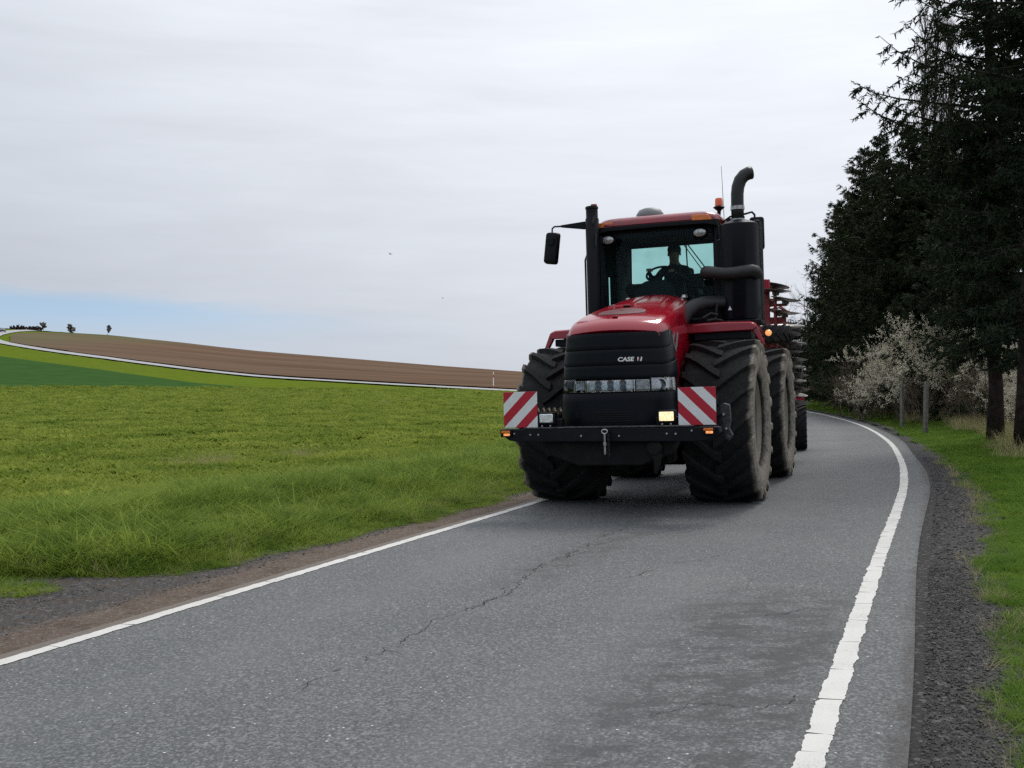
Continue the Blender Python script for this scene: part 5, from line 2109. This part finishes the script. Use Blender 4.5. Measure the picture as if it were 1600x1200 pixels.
def far_tree(px, D, H, W_m, seed, label, dense=1.0, name='blossom_tree', trunk_h=.3, stems=1):
    rng = np.random.default_rng(seed)
    x, y = px_ground(px, D)
    sg, tp = branching(seed, H * 1.05, stems, .25 if stems == 1 else .5, 4, .58, (4, 6), .2, .12, .15 * stems, .12)
    sg = np.array(sg)
    me = twig_mesh(sg, 'trunk', 3)
    t = empty(name, (x, y, far_z(x, y)))
    tag(t, label, 'tree', 'small trees on the hill')
    link_mesh('trunk', me, M_TWIG, t)
    link_mesh('crown', petals(tp, seed, int(9 * dense), .24, 'crown'), M_BLOSF, t)
    return t


far_tree(68, 500, 6.2, 3.2, 71, 'slim ragged tree beside the hedge on the hill top')
far_tree(108, 498, 4.4, 3, 72, 'left one of the bushy tree pair on the hill')
far_tree(116, 497, 4.2, 3, 73, 'right one of the bushy tree pair on the hill')
far_tree(168, 500, 5.2, 3, 74, 'small round blossoming tree alone on the hill', 1.5)
# hedge on the hill top
x0_, y0_ = px_ground(22, 512)
x1_, y1_ = px_ground(60, 505)
rng = np.random.default_rng(80)
sgs, tps = [], []
for k in range(22):
    f = k / 21
    sg, tp = branching(80 + k, rng.uniform(1.6, 2.9), 4, .6, 3, .6, (3, 5), .2, .05, .5, .15)
    off = np.array([x0_ + (x1_ - x0_) * f, y0_ + (y1_ - y0_) * f + rng.normal(0, .6), 0])
    off[2] = far_z(off[0], off[1]) - .1
    for s in sg: sgs.append((*(np.array(s[:3]) + off), *(np.array(s[3:6]) + off), s[6], s[7]))
    tps += [(a + off, b + off) for a, b in tp]
hd = empty('hedge', (x0_, y0_, far_z(x0_, y0_)))
tag(hd, 'long low brown hedge on the hill top by the far bend', 'hedge')
inv = Matrix.Translation(-Vector(hd.location))
me1, me2 = twig_mesh(sgs), petals(tps, 81, 3, .13, 'foliage')
me1.transform(inv)
me2.transform(inv)
link_mesh('stems', me1, M_TWIG, hd)
link_mesh('foliage', me2, M_BUSHY, hd)

# dark car coming round the far bend
k_ = int(np.argmin(np.abs(np.arctan2(RP[:, 0], RP[:, 1]) - math.atan((6 - 800) / 1644.7)) + np.where((np.hypot(RP[:, 0], RP[:, 1]) > 350) & (np.hypot(RP[:, 0], RP[:, 1]) < 440), 0, 9)))
cx_, cy_ = RP[k_] - RN[k_] * 0.4
car = empty('car', (cx_, cy_, far_z(cx_, cy_) + .05), (0, 0, math.atan2(RT[k_][1], RT[k_][0]) - math.pi / 2))
tag(car, 'dark car on the far bend of the road', 'car')
M_CAR = pmat('dark_blue_car_paint', (0.020, 0.022, 0.040), .3, coat=.6, var=.1)
mb = MB()
prof = [(-2.2, .35), (-2.2, .75), (-1.9, .90), (-1.1, .98), (-.45, 1.42), (.9, 1.48), (1.75, 1.05), (2.15, .95), (2.2, .45), (2.1, .30), (-2.1, .28)]
mb.prism(prof, 'x', -.88, .88)
mb.build('body', M_CAR, car, bevel=.08)
mb = MB()
mb.prism([(-1.02, 1.0), (-.45, 1.38), (-.47, 1.40), (-1.06, 1.0)], 'x', -.74, .74)
mb.build('windscreen', M_GLASS, car)
for s in (-1, 1):
    mb = MB()
    mb.prism([(-.95, 1.0), (-.42, 1.36), (.85, 1.40), (1.45, 1.05)], 'x', s * .885, s * .892)
    mb.build('side_window', M_BLACK, car)
    for yy in (-1.35, 1.35):
        MB().lathe([(.0, -.1), (.2, -.1), (.32, -.09), (.33, 0), (.32, .09), (.2, .1), (0, .1)], (s * .80, yy, .33), axis='x', n=16).build('wheel', M_STEEL, car)
    MB().box((s * .66, -2.19, .72), (.34, .06, .14)).build('headlight', M_LAMP, car, bevel=.02)

# roadside marker post by the far road
Dp = road_dist(771, 120, 430) + 4.2
xp, yp = px_ground(771, Dp)
zp = far_z(xp, yp)
mp = empty('marker_post', (xp, yp, zp))
tag(mp, 'slim red and white snow pole beside the far road', 'marker post')
hh = 2.75
for k in range(6):
    MB().tube([(0, 0, hh * k / 6), (0, 0, hh * (k + 1) / 6 - .002)], .075, 8).build('post_band', M_WHITE if k in (1, 2, 3, 5) else pmat('post_orange_red', (.45, .06, .03), .6), mp)

# two birds far up
for (px, py, D, lab) in ((610, 397, 70, 'small dark bird higher in the sky'), (692, 466, 110, 'smaller dark bird lower in the sky')):
    b = MB()
    b.lathe([(.0, -.14), (.03, -.10), (.05, 0), (.035, .08), (.0, .2)], (0, 0, 0), axis='y', n=8)
    for s in (-1, 1):
        b.add([(0, -.06, .01), (s * .16, -.08, .07), (s * .32, .02, .03), (s * .15, .05, .06), (0, .06, .01)], [(0, 1, 3, 4), (1, 2, 3)])
    o = b.build('bird', M_BLACK, None, loc=((px - 800) / 1644.7 * D, D, 1.577 + (596.7 - py) / 1644.7 * D))
    o.rotation_euler = (0, .2, .9)
    o.scale = (.6, .6, .6)
    tag(o, lab, 'bird')


# ------------------------------------------------------------------ grass, crop and gravel (uncountable: one object each)
def blade_tuft(seed, n, h, w, lean, spread, segs=3, curl=.5):
    rng = np.random.default_rng(seed)
    V, F = [], []
    for k in range(n):
        a = rng.uniform(0, 2 * np.pi)
        r = spread * math.sqrt(rng.uniform(0, 1))
        p = np.array([r * np.cos(a), r * np.sin(a), -.02])
        da = rng.uniform(0, 2 * np.pi)
        d = np.array([np.cos(da), np.sin(da)]) * lean * rng.uniform(.2, 1.2)
        H = h * rng.uniform(.5, 1.15)
        side = np.array([-np.sin(da), np.cos(da), 0])
        b = len(V)
        for i in range(segs + 1):
            t = i / segs
            q = p + np.array([d[0] * (t + curl * t * t) * H, d[1] * (t + curl * t * t) * H, H * (t - .28 * curl * lean * t * t)])
            ww = w * (1 - t) ** .7 * rng.uniform(.9, 1.1)
            if i < segs:
                V += [q - side * ww, q + side * ww]
            else:
                V.append(q)
        for i in range(segs - 1): F.append((b + 2 * i, b + 2 * i + 1, b + 2 * i + 3, b + 2 * i + 2))
        F.append((b + 2 * segs - 2, b + 2 * segs - 1, b + 2 * segs))
    return V, F


def leaf_clump(seed, n, h, w):
    """low leafy plant: broad leaves on short stalks"""
    rng = np.random.default_rng(seed)
    V, F = [], []
    for k in range(n):
        a = rng.uniform(0, 2 * np.pi)
        el = rng.uniform(.10, 1.0)
        L = h * rng.uniform(.5, 1.2)
        d = np.array([np.cos(a) * np.cos(el), np.sin(a) * np.cos(el), np.sin(el)])
        s = np.cross(d, [0, 0, 1])
        s /= np.linalg.norm(s)
        p = np.array([rng.normal(0, w * 1.6), rng.normal(0, w * 1.6), 0])
        ww = w * rng.uniform(.5, 1.1)
        b = len(V)
        dr = np.array([0, 0, -.22 * L])
        V += [p, p + d * L * .55 - s * ww, p + d * L + dr * .6, p + d * L * .55 + s * ww]
        F += [(b, b + 1, b + 2), (b, b + 2, b + 3)]
    return V, F


def stone(seed):
    rng = np.random.default_rng(seed)
    V = [(rng.uniform(.6, 1.1) * a, rng.uniform(.6, 1.1) * b, rng.uniform(.35, .75) * c) for a, b, c in ((1, 0, 0), (0, 1, 0), (-1, 0, 0), (0, -1, 0), (0, 0, 1), (0, 0, -1), (.7, .7, .35), (-.7, .6, .3))]
    F = [(0, 6, 4), (6, 1, 4), (1, 7, 4), (7, 2, 4), (2, 3, 4), (3, 0, 4), (1, 0, 5), (2, 1, 5), (3, 2, 5), (0, 3, 5), (0, 1, 6), (1, 2, 7)]
    return V, F


def scatter(name, label, cat, pts, rotz, scale, variants, mat, tilt=.0, seed=1):
    """one object: points that carry instanced little meshes"""
    rng = np.random.default_rng(seed)
    pts = np.asarray(pts, np.float32)
    src = bpy.data.collections.new(name + '_sources')
    for i, (V, F) in enumerate(variants):
        me = bpy.data.meshes.new(name + '_source')
        me.from_pydata([tuple(map(float, v)) for v in V], [], [tuple(int(q) for q in f) for f in F])
        me.materials.append(mat)
        o = bpy.data.objects.new(name + '_source', me)
        src.objects.link(o)
    me = bpy.data.meshes.new(name)
    me.vertices.add(len(pts))
    me.vertices.foreach_set('co', pts.ravel())
    at = me.attributes.new('turn', 'FLOAT_VECTOR', 'POINT')
    tl = rng.normal(0, tilt, (len(pts), 2)) if tilt else np.zeros((len(pts), 2))
    at.data.foreach_set('vector', np.stack([tl[:, 0], tl[:, 1], rotz], 1).astype(np.float32).ravel())
    at = me.attributes.new('size', 'FLOAT', 'POINT')
    at.data.foreach_set('value', np.asarray(scale, np.float32))
    at = me.attributes.new('pick', 'INT', 'POINT')
    at.data.foreach_set('value', rng.integers(0, len(variants), len(pts)).astype(np.int32))
    me.materials.append(mat)
    ob = bpy.data.objects.new(name, me)
    COL.objects.link(ob)
    g = bpy.data.node_groups.new(name + '_nodes', 'GeometryNodeTree')
    g.interface.new_socket('Geometry', in_out='INPUT', socket_type='NodeSocketGeometry')
    g.interface.new_socket('Geometry', in_out='OUTPUT', socket_type='NodeSocketGeometry')
    gi = g.nodes.new('NodeGroupInput')
    go = g.nodes.new('NodeGroupOutput')
    ip = g.nodes.new('GeometryNodeInstanceOnPoints')
    ci = g.nodes.new('GeometryNodeCollectionInfo')
    ci.inputs['Collection'].default_value = src
    ci.inputs['Separate Children'].default_value = True
    ci.inputs['Reset Children'].default_value = True

    def attr(nm, t):
        n = g.nodes.new('GeometryNodeInputNamedAttribute')
        n.data_type = t
        n.inputs['Name'].default_value = nm
        return n.outputs['Attribute']
    e2r = g.nodes.new('FunctionNodeEulerToRotation')
    g.links.new(attr('turn', 'FLOAT_VECTOR'), e2r.inputs[0])
    g.links.new(gi.outputs[0], ip.inputs['Points'])
    g.links.new(ci.outputs[0], ip.inputs['Instance'])
    ip.inputs['Pick Instance'].default_value = True
    g.links.new(attr('pick', 'INT'), ip.inputs['Instance Index'])
    g.links.new(e2r.outputs[0], ip.inputs['Rotation'])
    g.links.new(attr('size', 'FLOAT'), ip.inputs['Scale'])
    g.links.new(ip.outputs[0], go.inputs[0])
    md = ob.modifiers.new('scatter', 'NODES')
    md.node_group = g
    tag(ob, label, cat, kind='stuff')
    return ob


def patch_noise(x, y, seed=0.0):
    return (np.sin(x * .55 + seed) * np.cos(y * .48 - seed * 2) + .7 * np.sin(x * 1.3 - y * 1.1 + seed * 3) + .5 * np.sin(x * 2.9 + y * 2.3 + seed)) / 2.2


def sample_view(rng, n, dmin, dmax, px0, px1, power=1.0):
    """points on the ground, even per square metre between two distances"""
    D = np.sqrt(rng.uniform(dmin ** 2, dmax ** 2, n))
    th = rng.uniform(math.atan((px0 - 800) / 1644.7), math.atan((px1 - 800) / 1644.7), n)
    return D * np.sin(th), D * np.cos(th), D


rng = np.random.default_rng(100)
M_GRASS = leafmat('verge_grass_blades', (0.055, 0.130, 0.014), (0.345, 0.420, 0.080), .40, .7, 1.8, .06)
M_GRASSR = leafmat('wood_side_verge_grass', (0.058, 0.145, 0.015), (0.225, 0.335, 0.052), .40, .7, 1.4, .06)  # wood-side verge: greener, less yellow blades than on the field side
M_CROP = leafmat('young_crop_leaves', (0.085, 0.165, 0.018), (0.400, 0.445, 0.090), .38, .7, .45, .06)
M_DRY = leafmat('dry_grass_blades', (0.28, 0.24, 0.10), (0.50, 0.44, 0.24), .3, .8, 2.0)
M_STONE = leafmat('loose_stones', (0.030, 0.029, 0.029), (0.15, 0.142, 0.132), 0, .9, 12.0, .2)

tufts = [blade_tuft(200 + k, 34, .17, .0048, .95, .11, 3, .7) for k in range(5)]
long_t = [blade_tuft(220 + k, 30, .22, .0050, 1.0, .13, 3, .9) for k in range(3)]
weeds = [leaf_clump(230 + k, 22, .13, .022) for k in range(3)]
clumps = [leaf_clump(240 + k, 30, .16, .034) for k in range(5)]
short_t = [blade_tuft(260 + k, 40, .13, .0035, .9, .10, 2, .5) for k in range(4)]

# verge grass on the field side
PX, PY, PD, SCL = [], [], [], []
for (d0, d1, n) in ((5.5, 16, 22000), (16, 32, 15000), (32, 70, 9000)):
    x, y, D = sample_view(rng, n * 3, d0, d1, -260, 1000)
    S, O = road_so(x, y)
    lo = LOUT(S)
    nz = patch_noise(x, y, 1.3)
    keep = (O < lo + .06 + .10 * nz) & (O > -7.4 - .8 * nz)
    # grass creeps into the lay-by in patches
    keep |= (O < -3.4) & (O > lo) & (np.hypot(x + 4.0, (y - 8.25) * 1.6) < .42 + .2 * nz)
    idx = np.where(keep)[0][:n]
    x, y, D, O, lo, nz = x[idx], y[idx], D[idx], O[idx], lo[idx], nz[idx]
    PX.append(x); PY.append(y)
    edge = np.where(O > lo + .2, .15, np.clip((lo - O) / .9, 0, 1))
    top = 1 - .5 * np.clip((-O - 6.0) / 1.6, 0, 1)
    SCL.append((.34 + .70 * edge) * top * (1 + .42 * nz) * rng.uniform(.5, 1.35, len(x)) * (1 if d0 < 16 else 1.12))
x, y, sc = np.concatenate(PX), np.concatenate(PY), np.concatenate(SCL)
z = np.maximum(ground_z(x, y), height(x, y) - .012)
scatter('grass', 'tall green verge grass between the shoulder and the field', 'grass', np.stack([x, y, z], 1), rng.uniform(0, 6.28, len(x)), sc * .92 * np.where(rng.random(len(x)) < .07, 1.55, 1.0), tufts + long_t + weeds, M_GRASS, .12, 2)

# low leafy crop over the near field
PX, PY, SCL = [], [], []
for (d0, d1, n, k) in ((8, 25, 17000, .78), (25, 55, 20000, 1.0), (55, 100, 17000, 1.45), (100, 163, 14000, 2.0)):
    x, y, D = sample_view(rng, n * 2, d0, d1, -260, 980)
    S, O = road_so(x, y)
    nz = patch_noise(x, y, 4.0)
    thin = np.sin(x * 1.9 + 2 * np.sin(y * .7)) * np.sin(y * 2.6 + 1.5 * np.sin(x * .9)) + .5 * np.sin(x * 4.7 - y * 5.3)
    keep = (O < -6.6 - .8 * nz) & (rng.random(len(x)) < .74 + .40 * thin)
    idx = np.where(keep)[0][:n]
    x, y, nz = x[idx], y[idx], nz[idx]
    PX.append(x); PY.append(y)
    SCL.append(k * (1 + .35 * nz) * rng.uniform(.6, 1.35, len(x)))
x, y, sc = np.concatenate(PX), np.concatenate(PY), np.concatenate(SCL)
z = np.maximum(ground_z(x, y), height(x, y) - .012)
scatter('crop_plants', 'low yellow-green leafy crop covering the near field', 'crop', np.stack([x, y, z], 1), rng.uniform(0, 6.28, len(x)), sc, clumps, M_CROP, .15, 3)

# grass on the wood side
PX, PY, SCL = [], [], []
for (d0, d1, n) in ((3.2, 12, 11000), (12, 34, 11000), (34, 90, 4500)):
    x, y, D = sample_view(rng, n * 5, d0, d1, 1150, 2100)
    S, O = road_so(x, y)
    ro = ROUT(S)
    nz = patch_noise(x, y, 2.2)
    keep = (O > ro + .05 + .12 * nz) & (O < 6.0 + .9 * nz)
    idx = np.where(keep)[0][:n]
    x, y, O, ro, nz = x[idx], y[idx], O[idx], ro[idx], nz[idx]
    PX.append(x); PY.append(y)
    SCL.append((.55 + .45 * np.clip((O - ro) / .8, 0, 1)) * (1 + .3 * nz) * rng.uniform(.7, 1.3, len(x)))
x, y, sc = np.concatenate(PX), np.concatenate(PY), np.concatenate(SCL)
z = np.maximum(ground_z(x, y), height(x, y) - .012)
scatter('grass', 'short green grass on the verge in front of the wood', 'grass', np.stack([x, y, z], 1), rng.uniform(0, 6.28, len(x)), sc * .62, tufts, M_GRASSR, .12, 4)

# dry stalks: under the wood, along the gravel, tussocks in the field verge
PX, PY, SCL = [], [], []
x, y, D = sample_view(rng, 24000, 18, 60, 1250, 1900)
S, O = road_so(x, y)
keep = (O > 4.5 + .7 * patch_noise(x, y, 3)) & (O < 9) & (rng.random(len(x)) < .6)
PX.append(x[keep]); PY.append(y[keep]); SCL.append(rng.uniform(.5, 1.35, keep.sum()))
x, y, D = sample_view(rng, 26000, 3.5, 22, 1150, 1800)
S, O = road_so(x, y)
keep = (np.abs(O - ROUT(S) - .06) < .10) & (rng.random(len(x)) < .15)
PX.append(x[keep]); PY.append(y[keep]); SCL.append(rng.uniform(.2, .5, keep.sum()))
x, y, D = sample_view(rng, 9000, 6, 22, -200, 900)
S, O = road_so(x, y)
keep = (O < LOUT(S)) & (O > -7) & (rng.random(len(x)) < .16)
PX.append(x[keep]); PY.append(y[keep]); SCL.append(rng.uniform(.3, .75, keep.sum()))
for (px, py) in ((330, 742), (460, 728), (300, 748), (640, 640), (600, 645), (560, 642), (690, 632), (740, 625)):
    gx_, gy_ = from_px(px, py + 8)
    m_ = 14
    PX.append(gx_ + rng.normal(0, .22, m_)); PY.append(gy_ + rng.normal(0, .22, m_)); SCL.append(rng.uniform(.7, 1.2, m_))
x, y, sc = np.concatenate(PX), np.concatenate(PY), np.concatenate(SCL)
z = np.maximum(ground_z(x, y), height(x, y) - .012)
scatter('dry_grass', 'dry straw-coloured grass stalks', 'dry grass', np.stack([x, y, z], 1), rng.uniform(0, 6.28, len(x)), sc, [blade_tuft(280 + k, 16, .34, .0035, .8, .10, 3, .6) for k in range(4)], M_DRY, .2, 5)

# loose stones on both shoulders
PX, PY, SCL = [], [], []
for (d0, d1, n, s0, s1) in ((3.2, 9, 60000, .004, .014), (9, 22, 60000, .006, .019)):
    x, y, D = sample_view(rng, n * 2, d0, d1, -260, 2000)
    S, O = road_so(x, y)
    inr = ((O > 2.67) & (O < ROUT(S) + .22))
    inl = (O < -2.80) & (O > LOUT(S) - .15)
    keep = inr | (inl & (rng.random(len(x)) < .45))
    PX.append(x[keep][:n]); PY.append(y[keep][:n]); SCL.append(rng.uniform(s0, s1, keep.sum())[:n] * rng.choice([.7, 1, 1.5], min(n, keep.sum()), p=[.5, .42, .08]))
x, y, sc = np.concatenate(PX), np.concatenate(PY), np.concatenate(SCL)
z = height(x, y) + np.where(np.abs(road_so(x, y)[1]) < 2.6, .014, .006)
scatter('gravel', 'loose dark stones on the shoulders beside the road', 'gravel', np.stack([x, y, z], 1), rng.uniform(0, 6.28, len(x)), sc, [stone(300 + k) for k in range(6)], M_STONE, .5, 6)
